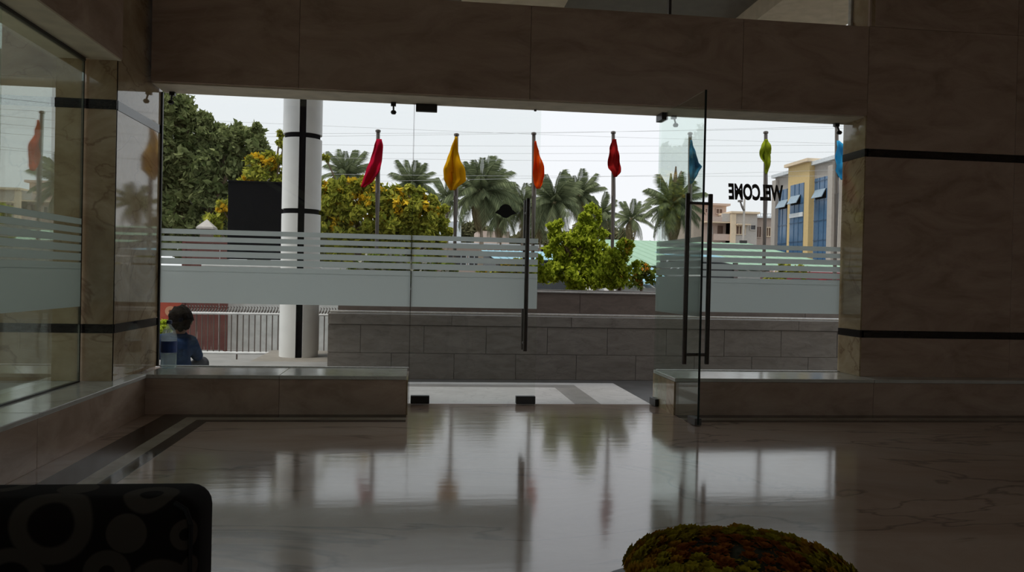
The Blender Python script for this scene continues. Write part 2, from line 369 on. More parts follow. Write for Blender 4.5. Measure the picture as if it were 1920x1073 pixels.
film(w1, XC+0.02, -0.084, YG-0.0085)
MB().box(-0.085, -0.083, YG-0.0087, YG+0.007, ZS, ZH-0.012).build('polished_edge', M['edge'], w1)
for px, py in ((325, 172), (738, 192)):
    clamp(w1, at(px, py, YG).x, YG-0.02, ZH-0.012)
MB().box(XC+0.003, XC+0.016, YG-0.014, YG+0.014, ZS, ZH-0.012).build('side_channel', M['patch'], w1)
MB().box(XC+0.003, -0.083, YG-0.014, YG+0.014, ZS, ZS+0.008).build('glass_channel', M['rail'], w1)
w2 = pane('window_2', 2.165, XR-0.014, YG-0.006, YG+0.006, ZS, ZH-0.012, M['glass']); tag(w2, 'fixed clear glass pane right of the door lettered WELCOME', 'window', kind='structure')
film(w2, 2.17, XR-0.03, YG-0.0085)
clamp(w2, at(1566, 236, YG).x, YG-0.02, ZH-0.012)
clamp(w2, at(1262, 214, YG).x, YG-0.02, ZH-0.012)
MB().box(2.165, XR-0.014, YG-0.014, YG+0.014, ZS, ZS+0.008).build('glass_channel', M['rail'], w2)
# WELCOME, stuck on the outside so that it reads backwards from the lobby
a = at(1468, 361, YG+0.008); b = at(1365, 361, YG+0.008); hgt = at(1415, 345, YG).z-at(1415, 376, YG).z
cu = bpy.data.curves.new('lettering', 'FONT'); cu.body = 'WELCOME'; cu.size = 1; cu.extrude = 0.0; cu.offset = 0.046; cu.shear = 0.12; cu.space_character = 1.0
to = bpy.data.objects.new('lettering_source', cu); COL.objects.link(to)
bpy.context.view_layer.update()
tm = bpy.data.meshes.new_from_object(to.evaluated_get(bpy.context.evaluated_depsgraph_get()))
bpy.data.objects.remove(to); bpy.data.curves.remove(cu)
lx = [v.co.x for v in tm.vertices]; ly = [v.co.y for v in tm.vertices]
sx = (a.x-b.x)/(max(lx)-min(lx)); sy = hgt/(max(ly)-min(ly))
zl = at(1416, 376, YG).z
for v in tm.vertices: v.co = Vector((a.x-(v.co.x-min(lx))*sx, YG+0.0075, zl+(v.co.y-min(ly))*sy))
tm.name = 'lettering'; tm.materials.clear(); tm.materials.append(M['ink'])
lo = bpy.data.objects.new('lettering', tm); COL.objects.link(lo); lo.parent = w2; lo['label'] = 'black slanted WELCOME letters reading backwards from inside'

def handle(parent, c, n, z0, z1, zb, off, rad):
    """pair of long pull bars either side of a pane; n is the pane normal"""
    c = Vector(c); n = Vector(n)
    for s in (-1, 1):
        q = c+n*(off*s)
        MB().tube([(q.x, q.y, z0), (q.x, q.y, z0+0.004), (q.x, q.y, z1-0.004), (q.x, q.y, z1)], [rad*0.9, rad, rad, rad*0.9], 14).build('pull_bar', M['steel'], parent, smooth=True)
    for z in zb:
        a = c-n*off; b = c+n*off
        MB().tube([(a.x, a.y, z), (b.x, b.y, z)], rad*0.62, 10).build('handle_bracket', M['steel'], parent, smooth=True)
# left door leaf, closed
d1 = pane('door_1', -0.079, 1.048, YG-0.006, YG+0.006, 0.012, ZH-0.02, M['glass']); tag(d1, 'closed frameless glass door leaf with frosted stripes and pull bars', 'door', kind='structure')
film(d1, -0.079, 1.046, YG-0.0085)
MB().box(-0.080, -0.078, YG-0.0087, YG+0.007, 0.012, ZH-0.02).build('polished_edge', M['edge'], d1)
hx = at(988, 500, YG-0.09).x
handle(d1, (hx, YG, 0), (0, 1, 0), at(988, 659, YG-0.09).z, at(988, 372, YG-0.09).z, (0.55, 1.72), 0.085, 0.019)
x0, x1 = at(780, 195, YG).x, at(820, 195, YG).x
MB().box(x0, x1, YG-0.03, YG+0.03, ZH-0.075, ZH-0.012, bev=0.004).build('hinge_patch', M['patch'], d1)
for q0, q1 in ((768, 805), (966, 1004)):
    MB().box(at(q0, 750, YG-0.03).x+0.008, at(q1, 750, YG-0.03).x, YG-0.03, YG+0.03, 0.006, 0.075, bev=0.004).build('hinge_patch', M['patch'], d1)
MB().lathe([(0.0, -0.01), (0.012, -0.006), (0.012, 0.006), (0, 0.01)], (at(1003, 208, YG).x, YG-0.02, at(1003, 208, YG).z), 10).build('door_stud', M['steel'], d1)
# sticker on the left leaf
dc = at(948, 396, YG)
k = pxm(YG)
dpoly = []
for i in range(48):
    t = 2*PI*i/48
    x, z = 12.5*math.cos(t), 13*math.sin(t)
    dpoly.append((x, z))
brim = [(-20.5, -4), (-16, 0.5), (-11, 4), (11, 4), (16, 0.5), (21, -4), (15, -6), (8, -9), (-8, -9), (-15, -6)]
st = MB()
st.add([(dc.x+x*k, YG-0.0078, dc.z+z*k) for x, z in dpoly], [tuple(range(48))])
st.add([(dc.x+x*k, YG-0.0082, dc.z+z*k) for x, z in brim], [tuple(range(len(brim)))])
st.build('round_sticker', M['ink'], d1)['label'] = 'black round sticker with a wider band across'
# right door leaf, swung open into the lobby
hp = Vector((2.142, YG, 0)); npt = Vector((2.192, 5.965, 0)); dv = (npt-hp); ln = dv.length; dv.normalize(); nv = Vector((dv.y, -dv.x, 0))
d2 = MB()
def ob(mb, s0, s1, h, z0, z1, mat=None):
    q = [hp+dv*s0-nv*h, hp+dv*s1-nv*h, hp+dv*s1+nv*h, hp+dv*s0+nv*h]
    vs = [(p.x, p.y, z) for z in (z0, z1) for p in q]
    return mb.add(vs, [(3, 2, 1, 0), (4, 5, 6, 7), (0, 1, 5, 4), (1, 2, 6, 5), (2, 3, 7, 6), (3, 0, 4, 7)], mat)
d2 = ob(MB(), 0.02, ln-0.006, 0.006, 0.012, ZH-0.02).build('door_2', M['doorglass']); tag(d2, 'glass door leaf swung open into the lobby, seen edge on', 'door', kind='structure')
ob(MB(), ln-0.006, ln, 0.008, 0.012, ZH-0.02).build('polished_edge', M['edge'], d2)
for i, (z0, z1) in enumerate(FZ):
    mb = MB(); q0, q1 = hp+dv*0.03+nv*0.0075, hp+dv*(ln-0.01)+nv*0.0075; q2, q3 = q1+nv*0.0012, q0+nv*0.0012
    mb.add([(p.x, p.y, z) for z in (z0, z1) for p in (q0, q1, q2, q3)], [(3, 2, 1, 0), (4, 5, 6, 7), (0, 1, 5, 4), (1, 2, 6, 5), (2, 3, 7, 6), (3, 0, 4, 7)])
    mb.build('frosted_band' if i == 0 else 'frosted_stripe', M['film2'], d2)
hc = hp+dv*(ln-0.085)
handle(d2, hc, nv, at(1302, 683, hc.y).z, at(1302, 363, hc.y).z, (at(1302, 665, hc.y).z, at(1302, 381, hc.y).z), 0.094, 0.019)
ob(MB(), -0.01, 0.14, 0.028, ZH-0.075, ZH-0.012).build('hinge_patch', M['patch'], d2)
ob(MB(), -0.01, 0.14, 0.028, 0.006, 0.07).build('hinge_patch', M['patch'], d2)
ob(MB(), ln-0.15, ln-0.002, 0.028, 0.006, 0.06).build('lock_patch', M['steel'], d2)
# side glass: tall sheets from sill to lintel
w3 = empty('window_3', (XL, 0, ZS)); tag(w3, 'tall green tinted side glass with frosted stripes', 'window', kind='structure')
ys = [-5, -2.2, 0.4, 2.7, at(4, 300, 4.9).y+0.0, 5.985]
ys[4] = 4.87
for a, b in zip(ys[:-1], ys[1:]):
    MB().box(-0.006, 0.006, a+0.003, b-0.003, 0, ZH-0.012-ZS).build('pane', M['sideglass'], w3)
    for i, (z0, z1) in enumerate(FZ):
        MB().box(0.007, 0.0082, a+0.006, b-0.006, z0-ZS, z1-ZS).build('frosted_band' if i == 0 else 'frosted_stripe', M['film'], w3)
MB().box(-0.014, 0.014, -5, 5.985, 0, 0.01).build('glass_channel', M['patch'], w3)
MB().box(-0.008, 0.008, 5.985, 5.997, 0, ZH-0.012-ZS).build('end_bead', M['edge'], w3)
# upper glazing above the beam
MB().box(XT-0.03, XT+0.002, YW-0.001, 6.98, ZT+0.002, 4.45).build('jamb_panel', M['beige'], wf)
w4 = MB().box(-2.15, XT-0.02, 7.0, 7.012, ZT, 4.45).build('window_4', M['tinted']); tag(w4, 'upper glazing strip above the granite beam', 'window', kind='structure')
for px in (1255, 1604):
    x = at(px, 30, 7.0).x; MB().box(x-0.012, x+0.012, 6.98, 7.03, ZT, 4.45).build('mullion', M['steel' if px < 1500 else 'sillstone'], w4)
MB().box(-2.15, XT-0.02, 6.98, 7.03, ZT, ZT+0.05).build('bottom_rail', M['steel'], w4)
MB().box(XT-0.05, XT, 6.98, 7.03, ZT, 4.45).build('side_rail', M['sillstone'], w4)

# ------------------------------------------------------------------ outside: portico and forecourt
ld = MB().box(-3.2, 2.13, 7.03, 8.47, -0.24, 0.0).build('entrance_step', M['landing']); tag(ld, 'pale granite step outside the glass doors', 'step', kind='structure')
MB().box(1.42, 1.66, 7.03, 8.30, -0.02, 0.0015).build('dark_inlay', M['greygranite'], ld)
MB().box(-3.2, 1.42, 8.12, 8.30, -0.02, 0.0015).build('dark_inlay', M['greygranite'], ld)
gd = MB()
gz = [(-80, -0.22), (12.6, -0.22), (16.3, -0.72), (40, -0.8), (260, -0.8)]
vs = []; fs = []
for y, z in gz: vs += [(-160, y, z), (160, y, z)]
for i in range(len(gz)-1): fs.append((2*i, 2*i+1, 2*i+3, 2*i+2))
gd = gd.add(vs, fs).build('ground', M['asphalt']); tag(gd, 'grey concrete forecourt falling away to the street', 'ground', kind='structure')
# portico roof with pale beams
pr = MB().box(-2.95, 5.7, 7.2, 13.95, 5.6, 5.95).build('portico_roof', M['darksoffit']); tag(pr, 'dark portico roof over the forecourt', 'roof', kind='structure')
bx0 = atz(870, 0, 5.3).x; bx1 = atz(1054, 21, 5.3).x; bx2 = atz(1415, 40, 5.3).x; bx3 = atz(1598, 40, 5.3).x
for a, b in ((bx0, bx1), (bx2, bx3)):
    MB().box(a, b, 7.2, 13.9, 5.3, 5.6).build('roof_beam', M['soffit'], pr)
# white clad column with black bands
cy = 13.2; cx = at(563, 500, cy).x; cr = (at(600, 500, cy).x-at(527, 500, cy).x)/2
zb = at(563, 668, cy).z
pc = MB().lathe([(cr-0.03, 0), (cr-0.03, 5.6-zb)], (cx, cy, zb), 32).build('portico_column', M['blackpaint'], smooth=True); tag(pc, 'round white clad column with black bands on the forecourt', 'column', kind='structure')
bz = [at(563, y, cy).z for y in (398-140, 398, 538)]
bz = sorted(bz); edges = [zb]
for z in bz: edges += [z-0.04, z+0.04]
zt = bz[-1]
while zt+1.25 < 5.5:
    zt += 1.25; edges += [zt-0.04, zt+0.04]
edges.append(5.6)
half = 0.055/cr
def shell(a0, a1, z0, z1):
    mb = MB(); N = 12; vs = []; fs = []
    for i in range(N+1):
        t = a0+(a1-a0)*i/N
        for r in (cr, cr-0.03):
            for z in (z0, z1): vs.append((cx+r*math.cos(t), cy+r*math.sin(t), z))
    for i in range(N):
        k = 4*i; fs += [(k, k+4, k+5, k+1), (k+2, k+3, k+7, k+6), (k+1, k+5, k+7, k+3), (k, k+2, k+6, k+4)]
    fs += [(0, 1, 3, 2), (4*N, 4*N+2, 4*N+3, 4*N+1)]
    return mb.add(vs, fs).build('cladding_panel', M['white'], pc, smooth=True)
va = math.atan2(-cy, -cx)                      # joint faces the doors
for i in range(0, len(edges)-1, 2):
    for s in (0, 1): shell(va+half+PI*s, va+PI-half+PI*s, edges[i]+0.0, edges[i+1])
# kerb island the column stands on
ix0, ix1 = at(476, 665, 12.7).x, at(640, 665, 12.7).x
tag(MB().box(ix0, ix1, 12.35, 14.2, -0.62, zb, bev=0.02).build('kerb', M['kerb']), 'pale kerb island at the foot of the white column', 'kerb', kind='structure')

# grey parapet wall in front of the doors with a steel rail
yw = 10.4; xw0 = at(614, 640, yw).x; zw = at(900, 592, yw).z
pw = MB().box(xw0+0.012, 8.2, yw+0.02, yw+0.22, -0.24, zw-0.03).build('wall_forecourt', M['greygranite']); tag(pw, 'low grey granite parapet wall across the forecourt', 'wall', kind='structure')
zm = at(900, 612, yw).z; zq = at(900, 664, yw).z
rnd = random.Random(3)
for (z0, z1, wd) in ((-0.22, zq, 0.82), (zq, zm, 0.82)):
    x = xw0-(0.4 if z0 > 0 else 0.0); first = True
    while x < 8.2:
        x2 = min(8.2, x+wd); a = max(x, xw0)
        MB().box(a+0.003, x2-0.003, yw+rnd.uniform(0, 0.003), yw+0.02, z0+0.003, z1-0.003, bev=0.002).build('panel', M['greygranite'], pw); x = x2
x = xw0
while x < 8.2:
    x2 = min(8.2, x+1.6); MB().box(x+0.002, x2-0.002, yw-0.02, yw+0.24, zm+0.003, zw, bev=0.006).build('coping_slab', M['greygranite'], pw); x = x2
rl = MB().tube([(xw0+0.02, yw+0.06, zw+0.022), (8.2, yw+0.06, zw+0.022)], 0.018, 10).build('steel_rail', M['rail'], smooth=True); tag(rl, 'bright steel rail lying along the grey parapet top', 'rail')
x = xw0+0.1
while x < 8.1:
    MB().tube([(x, yw+0.06, zw-0.005), (x, yw+0.06, zw+0.02)], 0.012, 8).build('rail_foot', M['rail'], rl); x += 1.2
# taller planter wall behind, holding the flag bed
yq = 12.4; xq0 = xw0*yq/yw+0.15; zq1 = at(1115, 545, yq).z
qw = MB().box(xq0, 9.6, yq+0.02, yq+0.2, -0.3, zq1-0.05).build('planter_wall', M['tanstone']); tag(qw, 'tan stone planter wall behind the grey parapet', 'wall', kind='structure')
x = xq0
while x < 9.6:
    x2 = min(9.6, x+1.9); MB().box(x+0.003, x2-0.003, yq, yq+0.02, -0.28, zq1-0.05, bev=0.002).build('panel', M['tanstone'], qw)
    MB().box(x+0.002, x2-0.002, yq-0.02, yq+0.22, zq1-0.05, zq1, bev=0.004).build('coping_slab', M['greygranite'], qw); x = x2
rq = MB().tube([(xq0+0.05, yq-0.035, zq1-0.035), (9.6, yq-0.035, zq1-0.035)], 0.016, 10).build('steel_rail', M['rail'], smooth=True); tag(rq, 'steel rail along the front of the tan planter wall', 'rail')
x = xq0+0.2
while x < 9.5:
    MB().tube([(x, yq-0.035, zq1-0.035), (x, yq+0.01, zq1-0.035)], 0.01, 8).build('rail_foot', M['rail'], rq); x += 1.5
tag(MB().box(xq0, 9.6, yq+0.2, 19.2, -0.9, zq1-0.09).build('planter_ground', M['soil']), 'raised soil bed behind the planter wall', 'ground', kind='structure')
ZBED = zq1-0.09

# ------------------------------------------------------------------ flags on poles
YF = 15.6
FL = [
 ('crimson flag hanging limp from the pole nearest the white column', (0.55, 0.012, 0.05), (706, 243, 709), [(262, 706, 716), (275, 702, 719), (300, 694, 717), (320, 687, 714), (340, 680, 700), (352, 677, 684)]),
 ('golden yellow flag drooping in front of the big palm', (0.78, 0.44, 0.01), (852, 250, 856), [(258, 853, 857), (280, 845, 858), (300, 838, 862), (320, 831, 872), (338, 832, 874), (350, 838, 860), (358, 843, 852)]),
 ('orange flag drooping above the pull bar of the closed door', (0.85, 0.11, 0.008), (1000, 248, 1001), [(266, 1001, 1004), (290, 1000, 1011), (315, 998, 1020), (328, 998, 1021), (345, 1000, 1016), (355, 1004, 1011)]),
 ('brick red flag seen through the open doorway', (0.42, 0.02, 0.02), (1149, 246, 1150), [(262, 1147, 1154), (280, 1141, 1157), (300, 1139, 1160), (315, 1140, 1162), (325, 1146, 1161), (333, 1150, 1154)]),
 ('steel blue flag seen through the open door leaf', (0.06, 0.25, 0.42), (1292, 248, 1294), [(264, 1292, 1296), (290, 1290, 1301), (305, 1290, 1307), (313, 1290, 1314), (325, 1290, 1306), (340, 1291, 1299), (346, 1292, 1295)]),
 ('lime green flag bunched round its pole above the lettering', (0.36, 0.43, 0.03), (1433, 246, 1436), [(262, 1432, 1437), (275, 1424, 1441), (284, 1421, 1443), (298, 1423, 1444), (312, 1429, 1441), (322, 1431, 1438), (327, 1433, 1436)]),
 ('sky blue flag beside the right jamb', (0.05, 0.42, 0.72), (1567, 234, 1569), [(265, 1566, 1571), (275, 1563, 1580), (300, 1562, 1588), (320, 1563, 1586), (330, 1568, 1585), (338, 1574, 1581)]),
]
PLAB = ['grey steel flagpole carrying the crimson flag', 'grey steel flagpole carrying the yellow flag', 'grey steel flagpole carrying the orange flag', 'grey steel flagpole carrying the brick red flag', 'grey steel flagpole carrying the steel blue flag', 'grey steel flagpole carrying the lime green flag', 'grey steel flagpole carrying the sky blue flag']
for i, (lab, colr, (pb, pt, ptx), rows) in enumerate(FL):
    top = at(ptx, pt, YF); x = at(pb if False else (ptx+pb)/2, 400, YF).x
    g = empty('flagpole', (x, YF, ZBED)); tag(g, PLAB[i], 'flagpole', 'flagpoles in the raised bed')
    h = top.z-ZBED
    MB().tube([(0, 0, -0.02), (0, 0, h*0.6), (top.x-x, 0, h-0.06)], [0.052, 0.046, 0.036], 12).build('pole', M['pole'], g, smooth=True)
    MB().lathe([(0.0, -0.06), (0.05, -0.05), (0.052, -0.015), (0.03, 0.0), (0.0, 0.004)], (top.x-x, 0, h), 12).build('finial', M['pole'], g, smooth=True)
    MB().lathe([(0.11, -0.02), (0.11, 0.015), (0.06, 0.02), (0.055, 0.08)], (0, 0, 0), 12).build('base_plate', M['pole'], g, smooth=True)
    # cloth
    NX, NY = 15, 26; vs = []; fs = []
    def row(y):
        for (a, b) in zip(rows[:-1], rows[1:]):
            if a[0] <= y <= b[0]:
                t = (y-a[0])/(b[0]-a[0]); t2 = t*t*(3-2*t)*0.5+t*0.5
                return a[1]+(b[1]-a[1])*t2, a[2]+(b[2]-a[2])*t2
    for j in range(NY):
        y = rows[0][0]+(rows[-1][0]-rows[0][0])*j/(NY-1); xl, xr = row(y)
        for q in range(NX):
            u = q/(NX-1); P = at(xl+(xr-xl)*u, y, YF)
            wdt = (xr-xl)*pxm(YF)
            dy = -0.065+0.45*wdt*math.sin(u*PI*3.0+i*1.7+j*0.13)*0.5*min(1, j/4)-0.04*math.sin(j*0.5+i)
            dy = min(dy, -0.06) if abs(P.x-x) < 0.07 else dy
            vs.append((P.x-x, P.y+dy-YF, P.z-ZBED))
    for j in range(NY-1):
        for q in range(NX-1): fs.append((j*NX+q, j*NX+q+1, (j+1)*NX+q+1, (j+1)*NX+q))
    fm = M.get('flag%d' % i) or leaf_mat('flag_cloth_%d' % i, [c*0.92 for c in colr], colr, 0.45)
    fo = MB().add([(v[0]+x, v[1]+YF, v[2]+ZBED) for v in vs], fs).build('flag', fm, None, smooth=True)
    md = fo.modifiers.new('thickness', 'SOLIDIFY'); md.thickness = 0.004
    tag(fo, lab, 'flag', 'flags on the forecourt poles')

# ------------------------------------------------------------------ left forecourt: fence, gates, board, barrier
yf = 17.0
M['bar'] = plain('dull_bar_paint', (0.12, 0.09, 0.075), 0.6)
fx0, fx1 = at(345, 620, yf).x, at(640, 620, yf).x
zt, zr0, zr1 = at(440, 574, yf).z, at(440, 588, yf).z, at(440, 662, yf).z
fe = empty('steel_fence', (fx0, yf, -0.72)); tag(fe, 'low white steel fence with a scrolled spike top left of the column', 'fence')
for z in (zr0, zr1): MB().tube([(0, 0, z+0.72), (fx1-fx0, 0, z+0.72)], 0.03, 8).build('rail', M['whitemetal'], fe, smooth=True)
nb = 27; stp = (fx1-fx0)/nb
for i in range(nb+1):
    MB().tube([(i*stp, 0.0, zr1+0.72), (i*stp, 0.0, zr0+0.72)], 0.011, 6).build('bar', M['bar'], fe, smooth=True)
for i in range(nb*2):
    xx = i*stp/2+stp/4
    MB().tube([(xx-stp*0.22, 0, zr0+0.73), (xx+stp*0.05, 0, zr0+0.80), (xx+stp*0.2, 0, zr0+0.85), (xx+stp*0.02, 0, zt+0.72)], [0.02, 0.017, 0.014, 0.006], 6).build('spike', M['pole'], fe)
for i in (0, 9, 18, 27):
    MB().tube([(i*stp, 0, 0.0), (i*stp, 0, zr0+0.75)], 0.016, 8).build('post', M['bar'], fe, smooth=True)
# maroon sheet gate
yg = 19.0; x0, x1 = at(344, 560, yg).x, at(424, 560, yg).x; z1 = at(384, 456, yg).z
mg = empty('sheet_gate', (x0, yg, -0.74)); tag(mg, 'tall maroon sheet metal gate behind the steel fence', 'gate')
n = 6; wd = (x1-x0)/n
for i in range(n):
    MB().box(i*wd+0.006, (i+1)*wd-0.006, -0.015, 0.015, 0.05, z1+0.74).build('panel', M['maroon'], mg)
MB().box(0, x1-x0, -0.03, 0.03, z1+0.74, z1+0.80).build('top_rail', M['maroon'], mg)
for xx in (0.0, x1-x0): MB().box(xx-0.04, xx+0.04, -0.04, 0.04, 0, z1+0.82).build('post', M['maroon'], mg)
# pale compound wall
yv = 19.6; x0, x1 = at(424, 560, yv).x, at(700, 560, yv).x; z1 = at(480, 488, yv).z
cw = MB().box(x0, x1, yv, yv+0.2, -0.76, z1-0.06).build('compound_wall', M['whitewall']); tag(cw, 'pale painted compound wall behind the steel fence', 'wall', kind='structure')
MB().box(x0-0.03, x1, yv-0.04, yv+0.24, z1-0.06, z1).build('coping_slab', M['whitemetal'], cw)
# gate pillar with pyramid cap
yv = 20.5; c = at(388, 425, yv); wd = 9.5*pxm(yv)
gp = empty('gate_pillar', (c.x, yv, -0.76)); tag(gp, 'brown gate pillar with a white pyramid cap before the dark tree', 'pillar', kind='thing')
zc = at(388, 430, yv).z+0.76
MB().box(-wd, wd, -wd, wd, 0, zc).build('shaft', plain('pillar_brown', (0.17, 0.12, 0.10), 0.8), gp)
MB().add([(-wd*1.6, -wd*1.6, zc), (wd*1.6, -wd*1.6, zc), (wd*1.6, wd*1.6, zc), (-wd*1.6, wd*1.6, zc), (-wd*1.5, -wd*1.5, zc+0.05), (wd*1.5, -wd*1.5, zc+0.05), (wd*1.5, wd*1.5, zc+0.05), (-wd*1.5, wd*1.5, zc+0.05), (0, 0, at(388, 411, yv).z+0.76)],
         [(3, 2, 1, 0), (0, 1, 5, 4), (1, 2, 6, 5), (2, 3, 7, 6), (3, 0, 4, 7), (4, 5, 8), (5, 6, 8), (6, 7, 8), (7, 4, 8)]).build('pyramid_cap', plain('cap_white', (0.36, 0.33, 0.31), 0.7), gp)
# black board on posts
yv = 15.9; x0, x1 = at(428, 400, yv).x, at(592, 400, yv).x; z1, z0 = at(478, 343, yv).z, at(478, 487, yv).z
bo = empty('display_board', ((x0+x1)/2, yv, -0.66)); tag(bo, 'large black board on posts behind the white column', 'board')
hw = (x1-x0)/2
MB().box(-hw, hw, -0.05, 0.05, z0+0.66, z1+0.66, bev=0.01).build('panel', M['blackpaint'], bo)
MB().box(-hw-0.0, hw, -0.06, 0.06, z1+0.66, z1+0.69).build('top_trim', M['blackpaint'], bo)
MB().tube([(-0.1, 0, z1+0.69), (-0.1, 0, z1+0.72), (-0.05, 0, z1+0.75)], 0.008, 6).build('lifting_hook', M['pole'], bo)
for xx in (0.32, hw-0.12): MB().box(xx-0.05, xx+0.05, -0.04, 0.04, 0, z0+0.68).build('post', M['blackpaint'], bo)
# boom barrier
yv = 15.0; x0, x1 = at(378, 500, yv).x, at(566, 500, yv).x; zz = at(490, 500, yv).z
bb = empty('boom_barrier', (x1, yv, -0.58)); tag(bb, 'lowered white boom barrier with a post behind the column', 'barrier')
MB().tube([(x0-x1, 0, zz+0.58), (0.36, 0, zz+0.58)], [0.022, 0.035], 10).build('boom', M['whitemetal'], bb, smooth=True)
MB().box(-0.12, 0.12, 0.05, 0.3, 0, zz+0.66, bev=0.02).build('post', M['whitewall'], bb)
# painted board at the far left behind the seated person
yv = 16.2; c = at(314, 590, yv)
sb = empty('painted_board', (c.x, yv, -0.70)); tag(sb, 'orange red painted board with a pale disc behind the seated person', 'board')
hw = 24*pxm(yv)
zt_ = at(314, 566, yv).z+0.70; zb_ = at(314, 601, yv).z+0.70
MB().box(-hw, hw, -0.02, 0.02, zb_, zt_, bev=0.005).build('panel', plain('red_paint', (0.42, 0.07, 0.04), 0.6), sb)
MB().tube([(0.06, -0.03, (zb_+zt_)/2), (0.06, -0.02, (zb_+zt_)/2)], 0.1, 20).build('disc', plain('peach_paint', (0.6, 0.3, 0.18), 0.6), sb)
MB().tube([(0.06, -0.036, (zb_+zt_)/2), (0.06, -0.03, (zb_+zt_)/2)], 0.03, 14).build('disc_centre', plain('brown_paint', (0.22, 0.06, 0.03), 0.6), sb)
for xx in (-hw*0.8, hw*0.8): MB().box(xx-0.02, xx+0.02, 0.02, 0.06, 0, zt_).build('post', M['whitemetal'], sb)
MB().box(-hw-0.08, -hw-0.02, -0.02, 0.02, zb_, zt_-0.2).build('white_strip', M['whitemetal'], sb)

# ------------------------------------------------------------------ plants
def leaf_quad(vs, fs, c, size, rng, up=0.0, long=1.7):
    d = Vector((rng.gauss(0, 1), rng.gauss(0, 1), rng.gauss(0, 1)+up)).normalized()
    s = d.cross(Vector((rng.gauss(0, 1), rng.gauss(0, 1), rng.gauss(0, 1)))).normalized()
    n = d.cross(s)*(size*0.12); k = len(vs)
    a = c-d*size*long/2; b = c+d*size*long/2
    vs += [a, c+s*size*0.42+n, b, c-s*size*0.42+n]
    fs += [(k, k+1, k+2, k+3)]
def foliage(blobs, Y, size, dens, seed, up=0.0, depth=0.8, tuft=(0.12, 0.30)):
    """leaf cloud filling lumps given in photo pixels at distance Y; returns verts/faces in world space"""
    rng = random.Random(seed); vs = []; fs = []
    for (px, py, r) in blobs:
        C = at(px, py, Y); R = r*pxm(Y)
        C.y += rng.uniform(-0.4, 0.4)*R*depth
        n = int(dens*(r**2)/100)
        # sub-tufts make an uneven outline
        tufts = []
        for _ in range(max(6, int(r*0.8))):
            d = Vector((rng.gauss(0, 1), rng.gauss(0, 1)*depth, rng.gauss(0, 1))).normalized()
            tufts.append((C+d*R*rng.uniform(0.45, 0.98), R*rng.uniform(*tuft)))
        for i in range(n):
            q, tr = tufts[rng.randrange(len(tufts))]
            d = Vector((rng.gauss(0, 1), rng.gauss(0, 1), rng.gauss(0, 1)))*0.55
            leaf_quad(vs, fs, q+d*tr, size*rng.uniform(0.7, 1.3), rng, up)
    return vs, fs
def branches(mb, base, blobs, Y, r0, seed):
    rng = random.Random(seed)
    pts = [at(px, py, Y) for px, py, r in blobs]
    fork = base+Vector((0, 0, max(0.4, (sum(p.z for p in pts)/len(pts)-base.z)*0.45)))
    mb.tube([base-Vector((0, 0, 0.1)), base.lerp(fork, 0.5)+Vector((rng.uniform(-.1, .1), 0, 0)), fork], [r0, r0*0.85, r0*0.75], 8)
    out = []
    for p in pts:
        m = fork.lerp(p, 0.5)+Vector((rng.uniform(-.2, .2), rng.uniform(-.2, .2), rng.uniform(-.1, .2)))*r0*4
        out.append([fork, m, p])
    return out
def plant(name, label, cat, blobs, Y, zbase, size, dens, seed, mat, r0=0.12, up=0.0, flowers=None, group=None, basepx=None, depth=0.8, tuft=(0.12, 0.30)):
    cxp = basepx if basepx else sum(b[0] for b in blobs)/len(blobs)
    b = at(cxp, 500, Y); base = Vector((b.x, Y, zbase))
    g = empty(name, base); tag(g, label, cat, group)
    def loc(vs): return [Vector(v)-base for v in vs]
    tb = MB(); br = branches(tb, base, blobs, Y, r0, seed)
    tb.v = [tuple(Vector(v)-base) for v in tb.v]; tb.build('trunk', M['wood'], g, smooth=True)
    for q in br:
        MB().tube(loc(q), [r0*0.55, r0*0.35, r0*0.12], 6).build('branch', M['wood'], g, smooth=True)
    if name == 'garden_shrub': tuft, depth = (0.2, 0.42), 0.5
    vs, fs = foliage(blobs, Y, size, dens, seed, up, depth, tuft)
    f = MB().add(loc(vs), fs).build('foliage', mat, g); f['kind'] = 'stuff'
    if flowers:
        fm, fd, fsz, sub = flowers
        vs, fs = foliage(sub or blobs, Y-0.05, fsz, fd, seed+99, 0.3, depth)
        f = MB().add(loc(vs), fs).build('blossoms', fm, g); f['kind'] = 'stuff'
    return g
M['leaf_dark'] = leaf_mat('dark_tree_leaves', (0.09, 0.12, 0.04), (0.31, 0.34, 0.15))
M['leaf_yel'] = leaf_mat('yellow_green_leaves', (0.15, 0.19, 0.03), (0.52, 0.50, 0.08))
M['leaf_lime'] = leaf_mat('lime_shrub_leaves', (0.20, 0.28, 0.025), (0.66, 0.74, 0.08), 0.45)
M['leaf_mid'] = leaf_mat('mid_green_leaves', (0.08, 0.13, 0.02), (0.3, 0.36, 0.07))
M['blossom'] = leaf_mat('yellow_blossoms', (0.55, 0.33, 0.015), (0.78, 0.55, 0.05), 0.3)
M['blossom_o'] = leaf_mat('orange_blossoms', (0.60, 0.25, 0.03), (0.75, 0.45, 0.08), 0.3)
M['blossom_w'] = leaf_mat('pale_blossoms', (0.45, 0.45, 0.38), (0.6, 0.58, 0.5), 0.3)
GZ = -0.8
